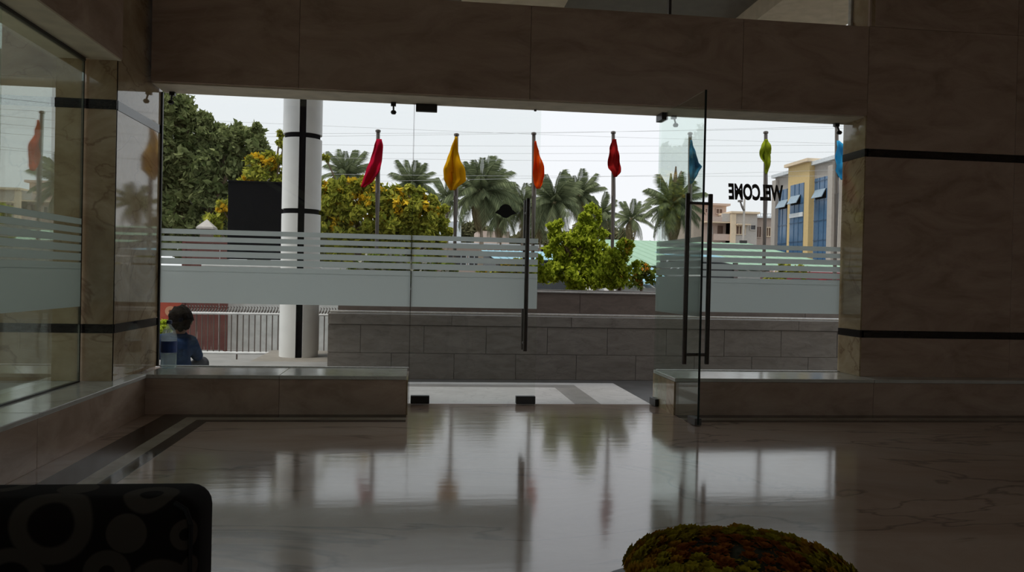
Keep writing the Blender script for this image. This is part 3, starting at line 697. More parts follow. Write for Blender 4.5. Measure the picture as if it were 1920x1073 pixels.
plant('broadleaf_tree', 'tall dark green broadleaf tree filling the left of the view', 'tree',
      [(322, 205, 42), (318, 255, 36), (350, 215, 16), (330, 300, 34), (392, 262, 34), (372, 240, 22), (382, 225, 16), (430, 268, 30), (462, 262, 32), (484, 275, 20), (485, 300, 16), (425, 310, 40), (375, 320, 48), (460, 325, 34), (330, 350, 44), (390, 380, 50), (330, 410, 44), (440, 385, 36), (400, 430, 36), (270, 300, 60), (260, 400, 60), (230, 240, 60), (345, 455, 40), (290, 180, 40)],
      26, GZ, 0.155, 140, 11, M['leaf_dark'], 0.26, flowers=(M['blossom_w'], 14, 0.13, [(350, 370, 22), (335, 405, 18), (372, 385, 14)]))
plant('flowering_tree', 'yellow flowering tree rising behind the black board', 'tree',
      [(486, 318, 26), (508, 305, 18), (465, 350, 22), (512, 345, 28), (440, 380, 20), (418, 395, 18), (545, 350, 34), (532, 270, 9), (526, 250, 6), (400, 425, 20), (480, 385, 30), (540, 300, 14), (590, 300, 8)], 22, GZ, 0.12, 170, 21, M['leaf_yel'], 0.12, flowers=(M['blossom'], 50, 0.09, [(486, 312, 24), (505, 305, 16), (420, 390, 14), (470, 330, 16)]))
plant('flowering_tree', 'broad yellow flowering tree between the column and the big palm', 'tree',
      [(622, 372, 34), (612, 405, 34), (660, 352, 26), (665, 395, 36), (700, 372, 30), (690, 340, 14), (715, 415, 38), (750, 385, 34), (775, 370, 22), (790, 400, 34), (818, 405, 24), (765, 425, 34), (640, 440, 34), (700, 455, 34), (780, 455, 34), (825, 440, 22), (605, 350, 14), (610, 295, 7), (640, 480, 30), (740, 490, 34), (810, 490, 26)],
      21, GZ, 0.11, 170, 31, M['leaf_yel'], 0.13, flowers=(M['blossom'], 40, 0.085, [(622, 365, 30), (660, 350, 26), (700, 372, 30), (690, 335, 12), (750, 385, 32), (795, 395, 30), (715, 415, 36), (640, 420, 30), (680, 360, 18)]))
# shrubs in the raised bed
plant('garden_shrub', 'tall lime green shrub with upright shoots in the doorway view', 'shrub',
      [(1104, 398, 12), (1112, 386, 6), (1120, 395, 6), (1096, 412, 12), (1085, 432, 10), (1060, 440, 8), (1030, 425, 7), (1048, 420, 7), (1130, 440, 10), (1028, 470, 10), (1098, 415, 14), (1110, 430, 18), (1125, 410, 8), (1042, 428, 12), (1038, 445, 14), (1052, 455, 18), (1075, 450, 16), (1100, 455, 22), (1065, 480, 24), (1090, 490, 24), (1120, 480, 22), (1050, 510, 24), (1085, 520, 26), (1115, 515, 24)], 15.1, ZBED, 0.062, 230, 41, M['leaf_lime'], 0.05, up=0.8, flowers=(M['blossom_w'], 5, 0.07, [(1075, 515, 24), (1110, 520, 22)]))
plant('garden_shrub', 'dense leafy shrub left of the brick red flag pole base', 'shrub',
      [(1140, 500, 20), (1195, 500, 10), (1150, 475, 10), (1160, 490, 18), (1172, 465, 14), (1182, 458, 9), (1150, 520, 22), (1165, 512, 18), (1130, 525, 16)], 14.0, ZBED, 0.055, 230, 42, M['leaf_lime'], 0.04, up=0.4, flowers=(M['blossom_o'], 10, 0.06, [(1180, 455, 10), (1172, 470, 10), (1162, 515, 10)]))
plant('garden_shrub', 'small lime shrub at the edge of the closed door leaf', 'shrub',
      [(1020, 500, 13), (1022, 520, 14), (1012, 485, 8), (1008, 515, 14), (990, 515, 14)], 14.2, ZBED, 0.055, 220, 43, M['leaf_lime'], 0.03, up=0.8)
plant('garden_shrub', 'loose shrub with orange flowers beside the open door leaf', 'shrub',
      [(1205, 505, 12), (1190, 515, 13), (1215, 512, 10), (1180, 528, 12), (1205, 528, 14), (1230, 520, 14)], 15.0, ZBED, 0.07, 60, 44, M['leaf_mid'], 0.03, up=0.6, flowers=(M['blossom_o'], 16, 0.06, [(1208, 500, 10), (1190, 520, 10), (1200, 530, 8)]))
plant('garden_shrub', 'yellow leaved shrub behind the stripes of the closed door', 'shrub',
      [(950, 505, 14), (975, 498, 12), (965, 515, 16), (935, 515, 14), (905, 522, 14)], 15.3, ZBED, 0.08, 90, 45, M['leaf_yel'], 0.03, up=0.5, flowers=(M['blossom'], 14, 0.06, None))
plant('garden_shrub', 'dark leafy shrub behind the stripes beneath the yellow tree', 'shrub',
      [(690, 500, 22), (740, 495, 24), (790, 500, 22), (840, 510, 16), (660, 515, 20), (720, 520, 24), (775, 520, 22)], 14.9, ZBED, 0.09, 60, 46, M['leaf_mid'], 0.04, up=0.4, flowers=(M['blossom_w'], 8, 0.09, None))
plant('garden_shrub', 'leafy shrub behind the stripes near the right jamb', 'shrub',
      [(1470, 505, 14), (1500, 512, 14), (1460, 520, 14), (1440, 525, 10)], 14.9, ZBED, 0.08, 45, 47, M['leaf_yel'], 0.03, up=0.4)
plant('potted_plant', 'small yellow green bush under the painted board', 'plant',
      [(303, 610, 8), (315, 606, 8), (325, 612, 8), (298, 620, 8), (310, 618, 9)], 15.6, -0.66, 0.07, 200, 48, M['leaf_lime'], 0.02, up=0.5)

rngt = random.Random(77)
bl = [(px, 449+rngt.uniform(-14, 14), rngt.uniform(13, 20)) for px in range(560, 1180, 17)]+[(px, y_+rngt.uniform(-8, 8), 20) for px in range(560, 1180, 24) for y_ in (478, 508, 538, 556)]
vs, fs = foliage(bl, 78, 0.75, 70, 78)
tag(MB().add(vs, fs).build('treeline', leaf_mat('distant_leaves', (0.10, 0.10, 0.05), (0.26, 0.25, 0.14))), 'low band of distant brownish green trees under the palms', 'trees', kind='stuff')
# coconut palms: each frond an object sharing a few meshes
def frond_mesh(seed, L=1.0, droop=0.5, nl=34):
    rng = random.Random(seed); mb = MB(); spine = []
    N = 12
    for i in range(N+1):
        t = i/N; spine.append(Vector((L*t*(1-0.15*droop*t), 0, L*(0.22*t-droop*0.75*t*t))))
    mb.tube(spine, [0.016*L*(1-0.85*i/N)+0.002 for i in range(N+1)], 5)
    vs = []; fs = []
    for i in range(nl):
        t = 0.12+0.87*i/nl; j = min(N-1, int(t*N)); p = spine[j].lerp(spine[j+1], t*N-j); d = (spine[j+1]-spine[j]).normalized()
        ll = L*0.30*math.sin(PI*(0.12+0.80*t))**0.7*rng.uniform(0.85, 1.1)
        for s in (-1, 1):
            e = p+Vector((d.x*0.5, s*0.72, d.z*0.5-0.55-0.4*t))*ll*0.95
            m = p.lerp(e, 0.5)+Vector((0, 0, 0.06*ll))
            wv = d*(0.013*L); k = len(vs)
            vs += [p-wv*0.6, p+wv*0.6, m+wv, m-wv, e]
            fs += [(k, k+1, k+2, k+3), (k+3, k+2, k+4)]
    mb.add(vs, fs)
    me = bpy.data.meshes.new('frond'); me.from_pydata(mb.v, [], mb.f); me.update(); return me
M['frond'] = leaf_mat('palm_fronds', (0.06, 0.078, 0.042), (0.21, 0.24, 0.13), 0.3)
M['deadfrond'] = leaf_mat('dry_fronds', (0.2, 0.16, 0.09), (0.38, 0.32, 0.18), 0.3)
FM = []
for s, (dr, dead) in enumerate(((0.25, 0), (0.5, 0), (0.8, 0), (1.1, 0), (1.25, 1))):
    me = frond_mesh(50+s, 1.0, dr); me.materials.append(M['deadfrond'] if dead else M['frond']); FM.append(me)
def palm(px, py, rpx, Y, label, seed, nf=28, dead=5, spear=False):
    rng = random.Random(seed); c = at(px, py, Y); L = rpx*pxm(Y)*1.12; zb_ = -0.8
    g = empty('coconut_palm', (c.x, Y, zb_)); tag(g, label, 'palm tree', 'coconut palms beyond the forecourt')
    h = c.z-zb_
    MB().tube([(rng.uniform(-.3, .3), 0, -0.1), (0.1, 0, h*0.5), (0, 0, h)], [0.09*L, 0.07*L, 0.055*L], 10).build('trunk', M['palmbark'], g, smooth=True)
    MB().ball((0, 0, h-0.02*L), 0.09*L, 2, (1, 1, 1.3), 0.15).build('crown_heart', M['deadfrond'], g)
    for i in range(nf):
        t = i/nf; el = 1.25-1.75*t+rng.uniform(-.12, .12); az = i*2.399+rng.uniform(-.2, .2)
        me = FM[0 if t < 0.25 else 1 if t < 0.5 else 2 if t < 0.8 else 3]
        o = bpy.data.objects.new('frond', me); COL.objects.link(o); o.parent = g
        o.matrix_local = Matrix.Translation((0, 0, h)) @ Matrix.Rotation(az, 4, 'Z') @ Matrix.Rotation(-el, 4, 'Y') @ Matrix.Scale(L*rng.uniform(0.85, 1.1), 4)
    for i in range(dead):
        az = rng.uniform(0, 6.28)
        o = bpy.data.objects.new('dry_frond', FM[4]); COL.objects.link(o); o.parent = g
        o.matrix_local = Matrix.Translation((0, 0, h)) @ Matrix.Rotation(az, 4, 'Z') @ Matrix.Rotation(0.75, 4, 'Y') @ Matrix.Scale(L*rng.uniform(0.7, 0.95), 4)
    if spear:
        for a, hh, mt in ((-0.10, 0.92, M['leaf_dark']), (0.04, 1.12, M['wood']), (0.2, 1.0, M['palmbark'])):
            MB().tube([(a*L*0.4, -0.05, h), (a*L*0.8, -0.1, h+hh*L*0.6), (a*L, -0.1, h+hh*L)], [0.05*L, 0.075*L, 0.02*L], 6).build('spear_leaf', mt, g, smooth=True)
    return g
palm(650, 330, 50, 50, 'coconut palm with crown just above the yellow tree by the crimson flag', 1)
palm(775, 350, 48, 52, 'coconut palm crown between the crimson and the yellow flag', 2)
palm(902, 362, 68, 46, 'large coconut palm with drooping dry fronds beside the yellow flag', 3, 40, 12)
palm(978, 392, 52, 54, 'dark coconut palm half hidden behind the closed door pull bar', 4)
palm(1040, 382, 58, 50, 'coconut palm right of the orange flag with a tall spread crown', 5, 34, 8)
palm(1086, 368, 48, 56, 'coconut palm behind the tall lime shrub', 6, 30, 8)
palm(1184, 412, 42, 60, 'small coconut palm standing alone right of the brick red flag', 7, 20, 4)
palm(1262, 388, 62, 52, 'coconut palm with upright spear leaves behind the open door leaf', 8, 34, 6, spear=True)
palm(838, 372, 40, 58, 'pale coconut palm peeping out left of the yellow flag pole', 9, 20, 4)
palm(938, 404, 46, 58, 'coconut palm with bare pale stalks behind the black round sticker', 11, 26, 6)
palm(1128, 402, 42, 66, 'dull coconut palm between the lime shrub and the brick red flag pole', 12, 24, 8)
palm(1012, 404, 44, 60, 'low coconut palm behind the foot of the orange flag', 13, 24, 8)
palm(240, 390, 50, 45, 'coconut palm left of the broadleaf tree', 10, 20, 3)

# ------------------------------------------------------------------ far buildings, sheds, van
M['green_roof'] = plain('green_sheet_roof', (0.24, 0.36, 0.27), 0.7, var=0.06, spec=0.06)
M['blue_roof'] = plain('pale_blue_sheet_roof', (0.25, 0.41, 0.49), 0.7, var=0.08, spec=0.06)
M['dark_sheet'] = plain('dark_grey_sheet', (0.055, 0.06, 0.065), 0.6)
def shed(name, label, pxl, pxr, Yf, Yb, yeave, yridge, roof, wall, ribs=14):
    a, b = at(pxl, yeave, Yf), at(pxr, yeave, Yf); r = at((pxl+pxr)/2, yridge, Yb)
    ze = (a.z+b.z)/2; g = empty(name, ((a.x+b.x)/2, Yf, -0.8)); tag(g, label, 'shed')
    hw = (b.x-a.x)/2; d = Yb-Yf; zr = r.z+0.8; ze += 0.8
    n = ribs; wd = 2*hw/n
    for i in range(n):
        x0, x1 = -hw+i*wd+0.012, -hw+(i+1)*wd-0.012
        mb = MB().prism([(x0, 0), (x1, 0), (x1, 0.02), (x1-0.03, 0.02), (x1-0.05, 0.045), (x1-0.07, 0.02), (x0, 0.02)], 'y', 0, 1)
        mb.v = [(v[0], v[1]*(d+0.6)-0.3, v[2]+ze+(zr-ze)*(d+0.6)/d*v[1]) for v in mb.v]
        mb.build('roof_sheet', roof, g)
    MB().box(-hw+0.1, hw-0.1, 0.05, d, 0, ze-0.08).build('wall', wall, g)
    MB().prism([(0.05, ze-0.08), (d, ze-0.08), (d, zr-0.1)], 'x', -hw+0.1, hw-0.1).build('gable', wall, g)
    for xx in (-hw+0.15, hw-0.15): MB().box(xx-0.06, xx+0.06, -0.05, 0.07, 0, ze-0.02).build('post', M['pole'], g)
    return g
shed('metal_shed', 'long shed with a pale green sheet roof beyond the bed', 1112, 1600, 27, 36, 503, 459, M['green_roof'], M['whitewall'], 22)
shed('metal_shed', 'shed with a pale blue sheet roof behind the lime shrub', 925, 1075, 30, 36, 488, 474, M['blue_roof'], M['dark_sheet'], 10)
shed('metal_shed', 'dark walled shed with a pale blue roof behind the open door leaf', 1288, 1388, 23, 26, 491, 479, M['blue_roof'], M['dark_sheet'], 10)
shed('metal_shed', 'low lean-to with a pale blue roof beside the orange flowered shrub', 1150, 1262, 20.5, 22, 534, 512, M['blue_roof'], M['whitewall'], 6)

def window(parent, x, z, w_, h_, y, frame, pane_, d=0.06, bars=1):
    f = MB()
    f.box(x-w_/2-0.07, x+w_/2+0.07, y-d, y+0.02, z+h_/2, z+h_/2+0.08); f.box(x-w_/2-0.07, x+w_/2+0.07, y-d, y+0.02, z-h_/2-0.08, z-h_/2)
    f.box(x-w_/2-0.07, x-w_/2, y-d, y+0.02, z-h_/2, z+h_/2); f.box(x+w_/2, x+w_/2+0.07, y-d, y+0.02, z-h_/2, z+h_/2)
    for i in range(bars):
        xx = x-w_/2+w_*(i+1)/(bars+1); f.box(xx-0.03, xx+0.03, y-d*0.8, y+0.02, z-h_/2, z+h_/2)
    o = f.build('window', frame, parent)
    MB().box(x-w_/2, x+w_/2, y-0.02, y+0.02, z-h_/2, z+h_/2).build('pane', pane_, o)
M['pink'] = plain('pink_beige_plaster', (0.52, 0.40, 0.34), 0.8, var=0.06); M['cream'] = plain('cream_plaster', (0.70, 0.56, 0.40), 0.8, var=0.05)
M['greyplaster'] = plain('grey_plaster', (0.48, 0.44, 0.40), 0.8, var=0.06); M['taupe'] = plain('taupe_plaster', (0.42, 0.33, 0.28), 0.8, var=0.06)
M['shut'] = plain('brown_shutter', (0.14, 0.08, 0.055), 0.6); M['darkpane'] = plain('dark_pane', (0.05, 0.05, 0.055), 0.15)
M['bluepane'] = plain('blue_glass_pane', (0.06, 0.135, 0.25), 0.12, var=0.1); M['bluebar'] = plain('blue_bar', (0.05, 0.115, 0.215), 0.2); M['sash'] = plain('pale_blue_sash', (0.22, 0.30, 0.38), 0.3); M['spandrel'] = plain('white_spandrel', (0.62, 0.65, 0.68), 0.5)
# apartment house, four blocks
YA = 72.0
def X(px, Y=YA, py=430): return at(px, py, Y).x
def Z(px, py, Y=YA): return at(px, py, Y).z
ab = empty('apartment_house', (X(1385), YA, -0.8)); tag(ab, 'beige and cream apartment house right of the open door pull bars', 'building')
ox, oz = X(1385), 0.8
def bx(name, pl, pr_, yt, yb, y0, y1, mat, parent=ab):
    return MB().box(X(pl)-ox, X(pr_)-ox, y0, y1, (Z((pl+pr_)/2, yb)+oz) if yb else 0, Z((pl+pr_)/2, yt)+oz).build(name, mat, parent)
def win(px, py, wpx, hpx, y, fr, pn, bars=1): window(ab, X(px)-ox, Z(px, py)+oz, wpx*pxm(YA), hpx*pxm(YA), y, fr, pn, 0.12, bars)
bx('penthouse_block', 1318, 1376, 381, 415, 2, 8, M['pink']); bx('roof_slab', 1312, 1381, 378, 382, 1.6, 8.4, M['pink'])
bx('left_block', 1300, 1362, 414, None, 0, 7, M['pink']); bx('middle_block', 1361, 1411, 402, None, -1.0, 7, M['greyplaster'])
bx('corner_pier', 1361, 1370, 402, None, -1.25, 0, M['cream']); bx('roof_slab', 1360, 1413, 399, 402.5, -1.4, 7.2, M['cream'])
bx('right_block', 1411, 1452, 409, None, 0.2, 7, M['taupe']); bx('roof_slab', 1409, 1452, 406, 409, -0.2, 7.2, M['spandrel'])
bx('balcony_slab', 1316, 1362, 417, 419, -1.0, 0, M['cream']); bx('balcony_parapet', 1346, 1361, 402, 417, -1.0, -0.8, M['greyplaster']); bx('balcony_parapet', 1325, 1346, 408, 417, -1.0, -0.8, M['pink'])
bx('balcony_parapet', 1332, 1361, 440, 452, -1.0, -0.8, M['pink']); bx('window_hood', 1370, 1394, 422, 424, -1.7, -1, M['cream'])
win(1339, 392, 7, 7, 2, M['pink'], M['shut'], 1); win(1362, 393, 12, 8, 2, M['pink'], M['shut'], 1)
win(1350, 431, 7, 12, 0, M['shut'], M['shut'], 0); win(1332, 432, 6, 12, 0, M['greyplaster'], M['darkpane'], 0)
win(1380, 433, 17, 15, -1, M['cream'], M['shut'], 2); win(1403, 428, 9, 8, -1, M['greyplaster'], M['darkpane'], 0)
win(1424, 435, 8, 20, 0.2, M['taupe'], M['shut'], 1); win(1440, 435, 12, 16, 0.2, M['cream'], M['shut'], 2)
for i in range(9):
    xx = X(1412+i*4.5)-ox; MB().tube([(xx, 0.0, Z(1430, 406)+oz), (xx, 0, Z(1430, 401)+oz)], 0.04, 6).build('baluster', M['spandrel'], ab)
MB().box(X(1411)-ox, X(1451)-ox, -0.05, 0.05, Z(1430, 401)+oz, Z(1430, 400)+oz).build('rail', M['spandrel'], ab)
# office block: its long face runs away from the viewer
XB = 25.0
def yat(px): 
    d = _f+_r*((px-960)/FPX)-_u*((420-536.5)/FPX); return XB*d.y/d.x
def zat(px, py):
    d = _f+_r*((px-960)/FPX)-_u*((py-536.5)/FPX); return EYE+XB*d.z/d.x
of = empty('office_building', (XB, yat(1520), -0.8)); tag(of, 'office building with blue glass bays and yellow pilasters by the right jamb', 'building')
oy = yat(1520)
def face(name, pl, pr_, zt, zb_, xo, mat, parent=of, thick=3.0):
    return MB().box(xo, xo+thick, yat(pr_)-oy, yat(pl)-oy, zb_, zt).build(name, mat, parent)
zr = zat(1470, 330)+0.8; zy = zat(1505, 310)+0.8; zw_ = zat(1540, 333)+0.8
M['ogrey'] = plain('office_grey_plaster', (0.40, 0.36, 0.325), 0.8, var=0.05); M['oyel'] = plain('office_yellow_plaster', (0.62, 0.45, 0.21), 0.8, var=0.05)
face('left_wing', 1452, 1486, zr, 0, 0.0, M['ogrey'], thick=8); face('right_wing', 1524, 1640, zr+0.12, 0, 0.0, M['ogrey'], thick=8)
face('yellow_bay', 1485, 1525, zy, 0, -0.35, M['oyel'], thick=8)
face('cornice', 1450, 1485, zr+0.22, zr, -0.25, M['spandrel'], thick=8.3); face('cornice', 1525, 1640, zr+0.36, zr+0.12, -0.25, M['spandrel'], thick=8.3); face('cornice', 1483, 1527, zy+0.2, zy, -0.6, M['cream'], thick=8.5)
face('pilaster', 1452, 1459, zr-0.2, 0, -0.25, M['ogrey'], thick=0.3); face('pilaster', 1557, 1566, zr-0.2, 0, -0.25, M['ogrey'], thick=0.3)
face('drainpipe', 1574, 1576, zr, 0, -0.15, M['greyplaster'], thick=0.15)
def bay(pl, pr_, zt, xo, bands):
    b_ = face('glass_bay', pl, pr_, zt, 0.2, xo-0.05, M['bluepane'], thick=0.1)
    ya, yb_ = yat(pr_)-oy, yat(pl)-oy
    for k in range(1, 3): 
        yy = ya+(yb_-ya)*k/3; MB().box(xo-0.08, xo-0.05, yy-0.03, yy+0.03, 0.2, zt).build('mullion', M['bluebar'], b_)
    zz = 1.0
    while zz < zt-0.2:
        MB().box(xo-0.08, xo-0.05, ya, yb_, zz, zz+0.05).build('transom', M['bluebar'], b_); zz += 1.25
    for z0, z1 in bands: MB().box(xo-0.1, xo-0.05, ya, yb_, z0, z1).build('spandrel', M['spandrel'], b_)
    # one vent sash tilted out
    zv = zt-0.75
    vy0, vy1 = ya+(yb_-ya)*0.2, yb_-(yb_-ya)*0.1
    MB().add([(xo-0.06, vy0, zv), (xo-0.06, vy1, zv), (xo-0.34, vy1, zv-0.55), (xo-0.34, vy0, zv-0.55), (xo-0.10, vy0, zv), (xo-0.10, vy1, zv), (xo-0.38, vy1, zv-0.53), (xo-0.38, vy0, zv-0.53)],
             [(0, 1, 2, 3), (7, 6, 5, 4), (0, 4, 5, 1), (1, 5, 6, 2), (2, 6, 7, 3), (3, 7, 4, 0)]).build('vent_sash', M['sash'], b_)
    MB().box(xo-0.085, xo-0.05, vy0, vy1, zv-0.6, zv).build('vent_shade', M['blackpaint'], b_)  # black slab painted in for the shade inside the open vent
bay(1460, 1484, zw_-0.2, 0.0, []); bay(1527, 1555, zw_, 0.0, [])
bay(1491, 1516, zw_-0.15, -0.35, [(zat(1504, 408)+0.8, zat(1504, 400)+0.8)])
# low pink building behind the palms
YL = 64.0
lb = empty('low_building', (at(890, 450, YL).x, YL, -0.8)); tag(lb, 'long low pink building under the big palm behind the stripes', 'building')
ox = at(890, 450, YL).x
hw = 122*pxm(YL); zt_ = at(890, 462, YL).z+0.8
MB().box(-hw, hw, 0, 6, 0, zt_).build('wall', M['pink'], lb); MB().box(-hw-0.3, hw+0.3, -0.5, 6.3, zt_, zt_+0.25).build('roof_slab', M['spandrel'], lb)
for i in range(9):
    window(lb, -hw+1.0+i*(2*hw-2)/8, zt_-1.3, 0.8, 1.0, 0, M['spandrel'], M['darkpane'], 0.08)
MB().box(-hw+1.2, -hw+4.2, 0.5, 5, zt_+0.25, zt_+2.0).build('roof_room', M['spandrel'], lb)
MB().box(hw-5.0, hw-2.4, 0.5, 5, zt_+0.25, zt_+1.3).build('roof_room', M['pink'], lb)
# red van behind the bed
yv = 21.5; a = at(1484, 520, yv); b = at(1562, 520, yv); L_ = 3.6
vn = empty('red_van', ((a.x+b.x)/2+0.6, yv, -0.78)); tag(vn, 'dark red van roof showing behind the stripes by the right jamb', 'van')
zt_ = at(1520, 511, yv).z+0.78
M['redpaint'] = plain('red_van_paint', (0.22, 0.015, 0.02), 0.3)
MB().prism([(-1.8, 0.35), (1.8, 0.35), (1.8, 1.0), (1.45, 1.15), (1.15, zt_-0.1), (0.9, zt_), (-1.65, zt_), (-1.8, zt_-0.15)], 'y', -0.8, 0.8).build('body', M['redpaint'], vn)
for xx in (-1.2, -0.2, 0.7): MB().box(xx-0.4, xx+0.36, -0.815, -0.79, 1.25, zt_-0.2).build('side_window', M['darkpane'], vn)
for xx in (-1.15, 1.15):
    for yy in (-0.8, 0.62): MB().tube([(xx, yy, 0.33), (xx, yy+0.2, 0.33)], 0.33, 16).build('wheel', M['blackpaint'], vn)
MB().box(-1.5, 0.6, -0.6, 0.6, zt_, zt_+0.05).build('roof_rack', M['whitemetal'], vn)
cwl = at(1510, 505, 25.5)
tag(MB().box(at(1448, 505, 25.5).x, at(1640, 505, 25.5).x, 25.5, 25.7, -0.8, cwl.z).build('yard_wall', M['taupe']), 'brown yard wall in front of the green roofed shed', 'wall', kind='structure')
# street lamp
yv = 40.0; c = at(1393, 480, yv); sl = empty('street_lamp', (c.x, yv, -0.8)); tag(sl, 'thin pale street lamp pole before the apartment house', 'street lamp')
zt_ = at(1393, 372, yv).z+0.8; zj = at(1393, 391, yv).z+0.8
MB().tube([(0, 0, 0), (0, 0, zj), (0.02, 0, zt_)], [0.075, 0.06, 0.04], 10).build('pole', M['greyplaster'], sl, smooth=True)
MB().tube([(0, 0, zj-0.1), (-0.12, 0, zj+0.1), (-0.22, 0, zj+0.35)], [0.07, 0.06, 0.04], 8).build('arm', M['pole'], sl)
MB().box(-0.32, -0.12, -0.1, 0.1, zj+0.33, zj+0.43).build('lamp_head', M['pole'], sl)
MB().box(-0.22, 0.16, -0.12, -0.02, at(1393, 457, yv).z+0.75, at(1393, 453, yv).z+0.85).build('junction_box', M['patch'], sl)
# overhead wires
yv = 37.0; M['wire'] = plain('wire_grey', (0.40, 0.40, 0.41), 0.6)
WR = [(258, 236), (268, 272), (283, 285), (290, 303), (322, 330), (345, 318), (222, 270), (250, 240)]
WL = ['highest overhead wire left of the golden flag', 'overhead wire passing just under the pole tops', 'overhead wire at mid height of the flags, upper of a close pair', 'overhead wire at mid height of the flags, lower of a close pair', 'overhead wire level with the flag tips', 'lowest overhead wire skimming the palm crowns', 'steepest overhead wire, falling towards the right', 'overhead wire rising gently towards the right jamb']
for i, (ya, yb_) in enumerate(WR):
    pts = []
    for px in range(-400, 1661, 103):
        t = (px-300)/1300.0; py = ya+(yb_-ya)*t+4*math.sin(t*PI)
        pts.append(at(px, py, yv+i*0.3))
    tag(MB().tube(pts, 0.0065, 5).build('overhead_wire', M['wire']), WL[i], 'wire', 'overhead wires')

# ------------------------------------------------------------------ seated person outside the left pane
def blob_chain(name, joints, edges, mat, parent, vox=0.014, smooth=6, cut=None):
    """one continuous surface: overlapping ellipsoids along the limbs, fused and smoothed"""
    mb = MB(); bm0 = bmesh.new(); bmesh.ops.create_icosphere(bm0, subdivisions=2, radius=1); bm0.verts.index_update()
    sv = [v.co.copy() for v in bm0.verts]; sf = [[v.index for v in f.verts] for f in bm0.faces]; bm0.free()
    def rr(r): return Vector((r[0], r[1], min(r))) if isinstance(r, tuple) else Vector((r, r, r))
    for a, b in edges:
        A, B = Vector(joints[a][0]), Vector(joints[b][0]); ra, rb = rr(joints[a][1]), rr(joints[b][1])
        n = max(2, int((B-A).length/(0.35*min(min(ra), min(rb))))+1)
        for i in range(n+1):
            t = i/n; c = A.lerp(B, t); r = ra.lerp(rb, t)
            mb.add([(c.x+v.x*r.x, c.y+v.y*r.y, c.z+v.z*r.z) for v in sv], sf)
    o = mb.build(name, mat, parent)
    m = o.modifiers.new('fuse', 'REMESH'); m.mode = 'VOXEL'; m.voxel_size = vox
    q = o.modifiers.new('soft', 'SMOOTH'); q.factor = 0.5; q.iterations = smooth
    bpy.context.view_layer.update(); dg = bpy.context.evaluated_depsgraph_get()
    m2 = bpy.data.meshes.new_from_object(o.evaluated_get(dg)); m2.name = name
    o.modifiers.clear(); o.data = m2; m2.materials.clear(); m2.materials.append(mat)
    for p in m2.polygons: p.use_smooth = True
    return o
YPER = 8.26; hc_ = at(343, 602, YPER)
pe = empty('person', (hc_.x-0.055, YPER, 0.0), 0.0); tag(pe, 'seated person with dark hair in a blue denim jacket, seen from behind the glass', 'person')
M['skin'] = plain('brown_skin', (0.16, 0.085, 0.055), 0.55, var=0.05); M['denim'] = plain('blue_denim', (0.016, 0.032, 0.075), 0.9, spec=0.1, var=0.3, scale=25, bump=0.3)
M['trousers'] = plain('dark_trousers', (0.025, 0.025, 0.035), 0.9); M['hair'] = plain('dark_hair', (0.009, 0.007, 0.006), 0.8, spec=0.08, scale=60, bump=0.8)
hz = hc_.z                                    # head centre height
nk = hz-0.125
# facing +Y and a little to the right (+X); hips on the step, feet down on the forecourt
J = [((0, 0.0, 0.11), (0.15, 0.11)), ((0, -0.03, 0.25), (0.135, 0.10)), ((-0.005, -0.02, 0.38), (0.15, 0.105)), ((0.0, 0.0, nk-0.085), (0.125, 0.085)), ((0.01, 0.015, nk+0.0), 0.052),
     ((0.03, 0.03, hz-0.06), (0.072, 0.085)), ((0.03, 0.03, hz+0.02), (0.082, 0.098)), ((0.03, 0.025, hz+0.08), (0.06, 0.07)),
     ((-0.145, 0.0, nk-0.075), 0.062), ((-0.2, 0.12, 0.28), 0.05), ((-0.10, 0.30, 0.24), 0.038), ((-0.06, 0.37, 0.235), (0.036, 0.02)),
     ((0.13, 0.0, nk-0.085), 0.062), ((0.16, 0.14, 0.27), 0.05), ((0.12, 0.31, 0.24), 0.038), ((0.08, 0.38, 0.235), (0.036, 0.02)),
     ((-0.10, 0.05, 0.10), 0.09), ((-0.12, 0.40, 0.16), 0.065), ((-0.12, 0.47, -0.10), 0.05), ((-0.12, 0.45, -0.17), 0.04), ((-0.13, 0.60, -0.19), (0.04, 0.026)),
     ((0.10, 0.05, 0.10), 0.09), ((0.14, 0.40, 0.16), 0.065), ((0.14, 0.47, -0.10), 0.05), ((0.14, 0.45, -0.17), 0.04), ((0.16, 0.60, -0.19), (0.04, 0.026))]
E_ = [(0, 1), (1, 2), (2, 3), (3, 4), (4, 5), (5, 6), (6, 7), (3, 8), (8, 9), (9, 10), (10, 11), (3, 12), (12, 13), (13, 14), (14, 15), (0, 16), (16, 17), (17, 18), (18, 19), (19, 20), (0, 21), (21, 22), (22, 23), (23, 24), (24, 25)]
def thin(j, i):
    k = 0.8 if i in (0, 1, 2, 3, 8, 9, 12, 13, 16, 17, 21, 22) else 1.0
    return (j[0], tuple(q*k for q in j[1]) if isinstance(j[1], tuple) else j[1]*k)
body = blob_chain('body', [thin(j, i) for i, j in enumerate(J)], E_, M['skin'], pe)
def fat(j, k, extra): 
    r = j[1]; return (j[0], tuple(q+extra for q in r) if isinstance(r, tuple) else r+extra)
idx = [0, 1, 2, 3, 8, 9, 10, 12, 13, 14]; mp_ = {k: i for i, k in enumerate(idx)}
JJ = [fat(J[k], k, 0.012) for k in idx]
jk = blob_chain('denim_jacket', JJ, [(mp_[a], mp_[b]) for a, b in E_ if a in mp_ and b in mp_], M['denim'], pe)
idx = [0, 16, 17, 18, 19, 21, 22, 23, 24]; mp2_ = {k: i for i, k in enumerate(idx)}
JJ = [fat(J[k], k, 0.012) for k in idx]
blob_chain('trousers', JJ, [(mp2_[a], mp2_[b]) for a, b in E_ if a in mp2_ and b in mp2_], M['trousers'], pe)
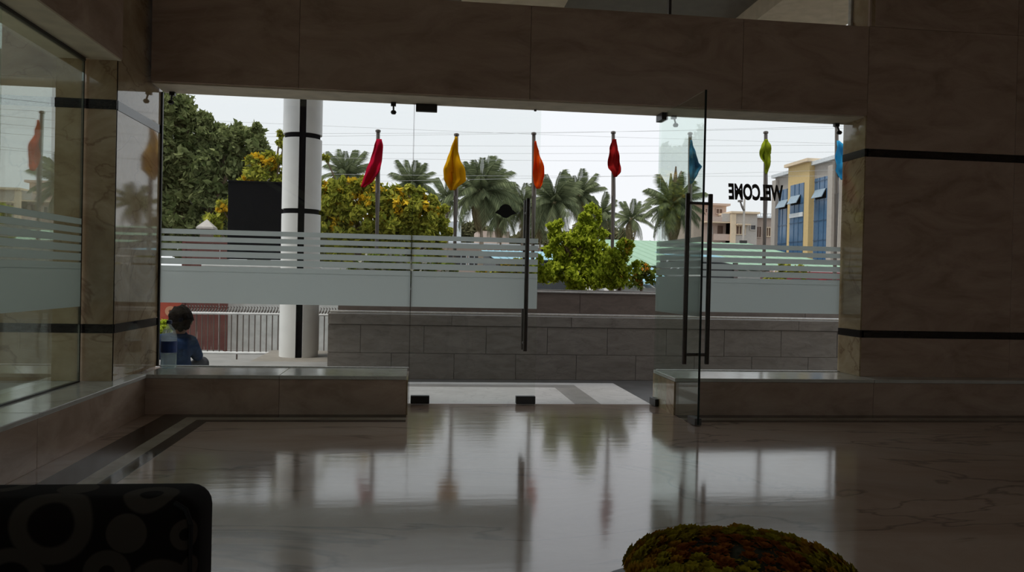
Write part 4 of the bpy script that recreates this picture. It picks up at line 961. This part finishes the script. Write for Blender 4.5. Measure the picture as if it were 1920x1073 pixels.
for s in (-1, 1):
    MB().ball((0.145*s+(0.0 if s > 0 else 0.01), 0.55, -0.185), 0.05, 2, (0.95, 2.3, 0.7)).build('shoe', M['blackpaint'], pe, smooth=True)
    MB().ball((0.03+s*0.098, 0.03, hz-0.01), 0.025, 2, (0.5, 0.8, 1.3)).build('ear', M['skin'], pe, smooth=True)
    wr = Vector((-0.06 if s < 0 else 0.08, 0.37, 0.235))
    for f in range(4):
        a_ = wr+Vector((s*(-0.02+f*0.014), 0.03, 0.0)); ln_ = (0.062, 0.07, 0.066, 0.052)[f]
        MB().tube([a_, a_+Vector((-s*0.008, ln_*0.55, 0.0)), a_+Vector((-s*0.012, ln_*0.9, -0.018)), a_+Vector((-s*0.012, ln_, -0.035))], [0.0095, 0.009, 0.008, 0.006], 8).build('finger', M['skin'], body, smooth=True)
    a_ = wr+Vector((-s*0.03, 0.0, 0.0)); MB().tube([a_, a_+Vector((-s*0.025, 0.03, -0.004)), a_+Vector((-s*0.03, 0.055, -0.012))], [0.012, 0.010, 0.007], 8).build('thumb', M['skin'], body, smooth=True)
hd = MB(); rng = random.Random(5)
bm = bmesh.new(); bmesh.ops.create_icosphere(bm, subdivisions=4, radius=1)
for v in bm.verts:
    d = v.co.normalized(); k = 1+0.05*math.sin(d.x*9+d.z*7)+0.05*math.sin(d.y*13+d.x*5)+rng.uniform(-.02, .02)
    front = max(0, d.y)
    v.co = Vector((d.x*0.115*k, d.y*(0.128-0.050*front*(1 if d.z < 0.35 else 0))*k, d.z*0.134*k*(1.0 if d.z > -0.2 or d.y < 0 else 0.35)))
bm.verts.index_update()
MB().add([(v.co.x+0.03, v.co.y+0.012, v.co.z+hz+0.022) for v in bm.verts], [[v.index for v in f.verts] for f in bm.faces]).build('hair', M['hair'], pe, smooth=True); bm.free()
MB().add([(0.018, 0.125, hz-0.005), (0.042, 0.125, hz-0.005), (0.03, 0.128, hz+0.03), (0.03, 0.152, hz-0.012)], [(0, 1, 3), (1, 2, 3), (2, 0, 3), (0, 2, 1)]).build('nose', M['skin'], pe)
for s in (-1, 1): MB().ball((0.03+s*0.033, 0.118, hz+0.03), 0.012, 2).build('eye', M['spandrel'], pe, smooth=True)
MB().ball((0.03, 0.120, hz-0.05), 0.022, 2, (1.2, 0.4, 0.35)).build('mouth', plain('lips', (0.2, 0.07, 0.06), 0.5), pe, smooth=True)
MB().tube([(0.01+0.075*math.cos(t), 0.0+0.075*math.sin(t), nk-0.02+0.02*math.sin(t)) for t in [i*PI/8 for i in range(17)]], 0.018, 8, cap=False).build('collar', M['denim'], jk, smooth=True)

# ------------------------------------------------------------------ water bottle on the sill
yb_ = 6.86; c = at(316, 690, yb_); wr = 13.5*pxm(yb_)
bt = empty('water_bottle', (c.x, yb_, ZS)); tag(bt, 'clear plastic water bottle with a blue label on the left sill', 'bottle')
M['pet'] = film_mat('milky_clear_plastic', 0.80); M['water'] = glass_mat('still_water', (0.93, 0.96, 0.97), f0=0.06)
r = wr
MB().lathe([(r*0.80, 0.001), (r*0.97, 0.012), (r, 0.03), (r*0.96, 0.055), (r, 0.08), (r*0.96, 0.10), (r, 0.125), (r, 0.25), (r*0.94, 0.285), (r*0.70, 0.325), (r*0.36, 0.352), (r*0.27, 0.362), (r*0.27, 0.382)], (0, 0, 0), 28).build('bottle_body', M['pet'], bt, smooth=True)
MB().lathe([(r*0.76, 0.006), (r*0.93, 0.02), (r*0.93, 0.10), (r*0.95, 0.12)], (0, 0, 0), 24).build('water', M['water'], bt, smooth=True)
MB().lathe([(r*1.012, 0.135), (r*1.015, 0.137), (r*1.015, 0.228), (r*1.012, 0.23)], (0, 0, 0), 28).build('label', plain('blue_label', (0.02, 0.055, 0.22), 0.5, var=0.25, scale=18), bt, smooth=True)
MB().lathe([(r*0.33, 0.372), (r*0.34, 0.376), (r*0.34, 0.398), (r*0.28, 0.402)], (0, 0, 0), 20).build('cap', plain('blue_cap', (0.02, 0.04, 0.12), 0.4), bt, smooth=True)

# ------------------------------------------------------------------ upholstered chair in the foreground
YCB, YCF = 1.80, 1.63
ct = at(200, 899, YCB); crt = at(388, 940, (YCB+YCF)/2)
ch = empty('lobby_chair', (crt.x-0.45, 1.715, 0.0)); tag(ch, 'dark upholstered armless chair with ring pattern in the near left corner of the lobby', 'chair')
zt_ = ct.z; W2 = 0.45
m, n, L, b, out = new_mat('ring_fabric'); M['fabric'] = m
tc = n.new('ShaderNodeTexCoord'); geo = n.new('ShaderNodeNewGeometry')
def ringpt(px, py, topface=False):
    p = atz(px, py, zt_-0.002) if topface else at(px, py, YCF)
    return p
RG = [(95, 985, 72, 40, False), (237, 1001, 36, 10, False), (147, 918, 34, 8, True), (285, 928, 47, 20, True), (200, 1075, 42, 14, False), (10, 912, 46, 22, True), (350, 1005, 30, 14, False), (370, 1068, 30, 10, False), (20, 1090, 60, 34, False), (300, 1110, 60, 34, False), (100, 1160, 70, 40, False), (240, 1200, 50, 20, False), (360, 1180, 50, 28, False)]
prev = None
for (px, py, ro, ri, tf) in RG:
    P = ringpt(px, py, tf); s = P.y/FPX
    vm = n.new('ShaderNodeVectorMath'); vm.operation = 'DISTANCE'; vm.inputs[1].default_value = P
    L.new(geo.outputs['Position'], vm.inputs[0])
    m1 = n.new('ShaderNodeMapRange'); m1.inputs[1].default_value = ro*s*0.94; m1.inputs[2].default_value = ro*s*1.02; m1.inputs[3].default_value = 1; m1.inputs[4].default_value = 0; L.new(vm.outputs['Value'], m1.inputs[0])
    m2 = n.new('ShaderNodeMapRange'); m2.inputs[1].default_value = ri*s*0.92; m2.inputs[2].default_value = ri*s*1.06; m2.inputs[3].default_value = 0; m2.inputs[4].default_value = 1; L.new(vm.outputs['Value'], m2.inputs[0])
    mu = n.new('ShaderNodeMath'); mu.operation = 'MULTIPLY'; L.new(m1.outputs[0], mu.inputs[0])
    if ri > 12: L.new(m2.outputs[0], mu.inputs[1])
    else: mu.inputs[1].default_value = 1.0
    if prev is None: prev = mu
    else:
        mxn = n.new('ShaderNodeMath'); mxn.operation = 'MAXIMUM'; L.new(prev.outputs[0], mxn.inputs[0]); L.new(mu.outputs[0], mxn.inputs[1]); prev = mxn
mx = n.new('ShaderNodeMixRGB'); mx.inputs[1].default_value = (0.009, 0.006, 0.005, 1); mx.inputs[2].default_value = (0.055, 0.045, 0.036, 1); L.new(prev.outputs[0], mx.inputs[0])
L.new(mx.outputs[0], b.inputs['Base Color']); b.inputs['Roughness'].default_value = 0.9; b.inputs['Specular IOR Level'].default_value = 0.15
def soft_box(x0, x1, y0, y1, z0, z1, bev, seg=5):
    bm = bmesh.new(); bmesh.ops.create_cube(bm, size=1)
    for q in bm.verts: q.co = Vector(((x0+x1)/2+q.co.x*(x1-x0), (y0+y1)/2+q.co.y*(y1-y0), (z0+z1)/2+q.co.z*(z1-z0)))
    bmesh.ops.bevel(bm, geom=bm.edges[:], offset=bev, segments=seg, affect='EDGES', profile=0.5); bm.verts.index_update()
    mb = MB().add([q.co[:] for q in bm.verts], [[q.index for q in f.verts] for f in bm.faces]); bm.free(); return mb
M['piping'] = plain('dark_piping', (0.006, 0.005, 0.005), 0.8); M['fabric_dark'] = plain('dark_side_fabric', (0.010, 0.008, 0.008), 0.9, spec=0.15)
bk = soft_box(-W2, W2, -0.085, 0.085, 0.30, zt_, 0.045).build('backrest', M['fabric'], ch, smooth=True)
MB().tube([(W2-0.010, -0.078, 0.33), (W2-0.010, -0.078, zt_-0.05), (W2-0.022, -0.074, zt_-0.022), (W2-0.045, -0.068, zt_-0.010)], 0.005, 8).build('piping', M['piping'], bk, smooth=True)
soft_box(-W2+0.01, W2-0.01, -0.62, -0.087, 0.25, 0.43, 0.04).build('seat', M['fabric'], ch, smooth=True)
MB().box(-W2+0.04, W2-0.04, -0.58, 0.07, 0.20, 0.31).build('seat_frame', M['fabric_dark'], ch)
for sx_ in (-1, 1):
    for yy in (-0.54, 0.04):
        MB().tube([(sx_*(W2-0.09), yy, 0.0), (sx_*(W2-0.08), yy, 0.22)], [0.016, 0.026], 10).build('leg', M['wood'], ch, smooth=True)

# ------------------------------------------------------------------ bowl of flowers on a side table
YB = 1.42; c = at(1388, 1030, YB); ztop = c.z; hw = 225*pxm(YB)
TB = 0.50
tbl = empty('side_table', (c.x, YB, 0)); tag(tbl, 'low round dark side table under the flower bowl', 'table')
M['darkwood'] = plain('dark_wood', (0.03, 0.018, 0.012), 0.35)
MB().lathe([(0.0, TB-0.03), (0.30, TB-0.03), (0.31, TB-0.02), (0.31, TB-0.006), (0.305, TB), (0.0, TB)], (0, 0, 0), 40).build('table_top', M['darkwood'], tbl, smooth=True)
for k in range(4):
    t = PI/4+k*PI/2; MB().tube([(0.24*math.cos(t), 0.24*math.sin(t), 0), (0.2*math.cos(t), 0.2*math.sin(t), TB-0.03)], [0.015, 0.022], 10).build('leg', M['darkwood'], tbl, smooth=True)
fb = empty('flower_bowl', (c.x, YB, TB)); tag(fb, 'shallow bowl heaped with yellow and rust flower heads on the low table', 'flower bowl')
hb = ztop-TB
MB().lathe([(0.0, 0.002), (0.10, 0.002), (0.11, 0.01), (0.17, 0.06), (0.195, 0.085), (0.19, 0.085), (0.16, 0.06), (0.0, 0.03)], (0, 0, 0), 36).build('bowl', M['darkwood'], fb, smooth=True)
FLM = [leaf_mat('olive_yellow_petals', (0.34, 0.26, 0.02), (0.5, 0.4, 0.035), 0.2), leaf_mat('amber_petals', (0.42, 0.2, 0.02), (0.55, 0.3, 0.03), 0.2), leaf_mat('rust_petals', (0.30, 0.09, 0.02), (0.44, 0.15, 0.03), 0.2)]
FH = []
for k in range(3):
    rg = random.Random(k); mb = MB(); mb.ball((0, 0, -0.004), 0.009, 1)
    for ringi, (npet, el, ln_) in enumerate(((9, 0.15, 0.021), (8, 0.6, 0.018), (6, 1.05, 0.014))):
        for q in range(npet):
            t = 2*PI*q/npet+ringi*0.4+rg.uniform(-.1, .1); d = Vector((math.cos(t)*math.cos(el), math.sin(t)*math.cos(el), math.sin(el))); s_ = Vector((-math.sin(t), math.cos(t), 0))*0.006
            e_ = d*ln_; mid = e_*0.6+Vector((0, 0, 0.003))
            mb.add([d*0.004, mid+s_, e_, mid-s_], [(0, 1, 2, 3)])
    me = bpy.data.meshes.new('flower_head'); me.from_pydata(mb.v, [], mb.f); me.update(); me.materials.append(FLM[k]); FH.append(me)
rg = random.Random(12)
MB().lathe([(0.19, 0.085), (0.205, 0.09), (hw*0.88, hb*0.62), (hw*0.72, hb*0.82), (hw*0.4, hb*0.95), (0.0, hb*0.985)], (0, 0, 0), 32).build('flower_cushion', plain('dark_moss', (0.03, 0.03, 0.008), 0.95), fb, smooth=True)
N = 250
for i in range(N):
    t = (i+0.5)/N; phi = math.acos(1-t*0.93); th = i*2.39996
    rr = hw*0.96*math.sin(phi)**0.9; zz = 0.075+(hb-0.085)*(max(0, math.cos(phi))**0.75)
    kx = 2 if (phi < 0.55 and rg.random() < 0.7) else (1 if rg.random() < 0.35 else 0)
    o = bpy.data.objects.new('flower_head', FH[kx]); COL.objects.link(o); o.parent = fb
    nrm = Vector((math.cos(th)*math.sin(phi), math.sin(th)*math.sin(phi), math.cos(phi)*1.3+0.15)).normalized()
    o.matrix_local = Matrix.Translation((rr*math.cos(th), rr*math.sin(th), zz+rg.uniform(-.004, .006))) @ nrm.to_track_quat('Z', 'Y').to_matrix().to_4x4() @ Matrix.Rotation(rg.uniform(0, 6), 4, 'Z') @ Matrix.Scale(rg.uniform(0.85, 1.25), 4)
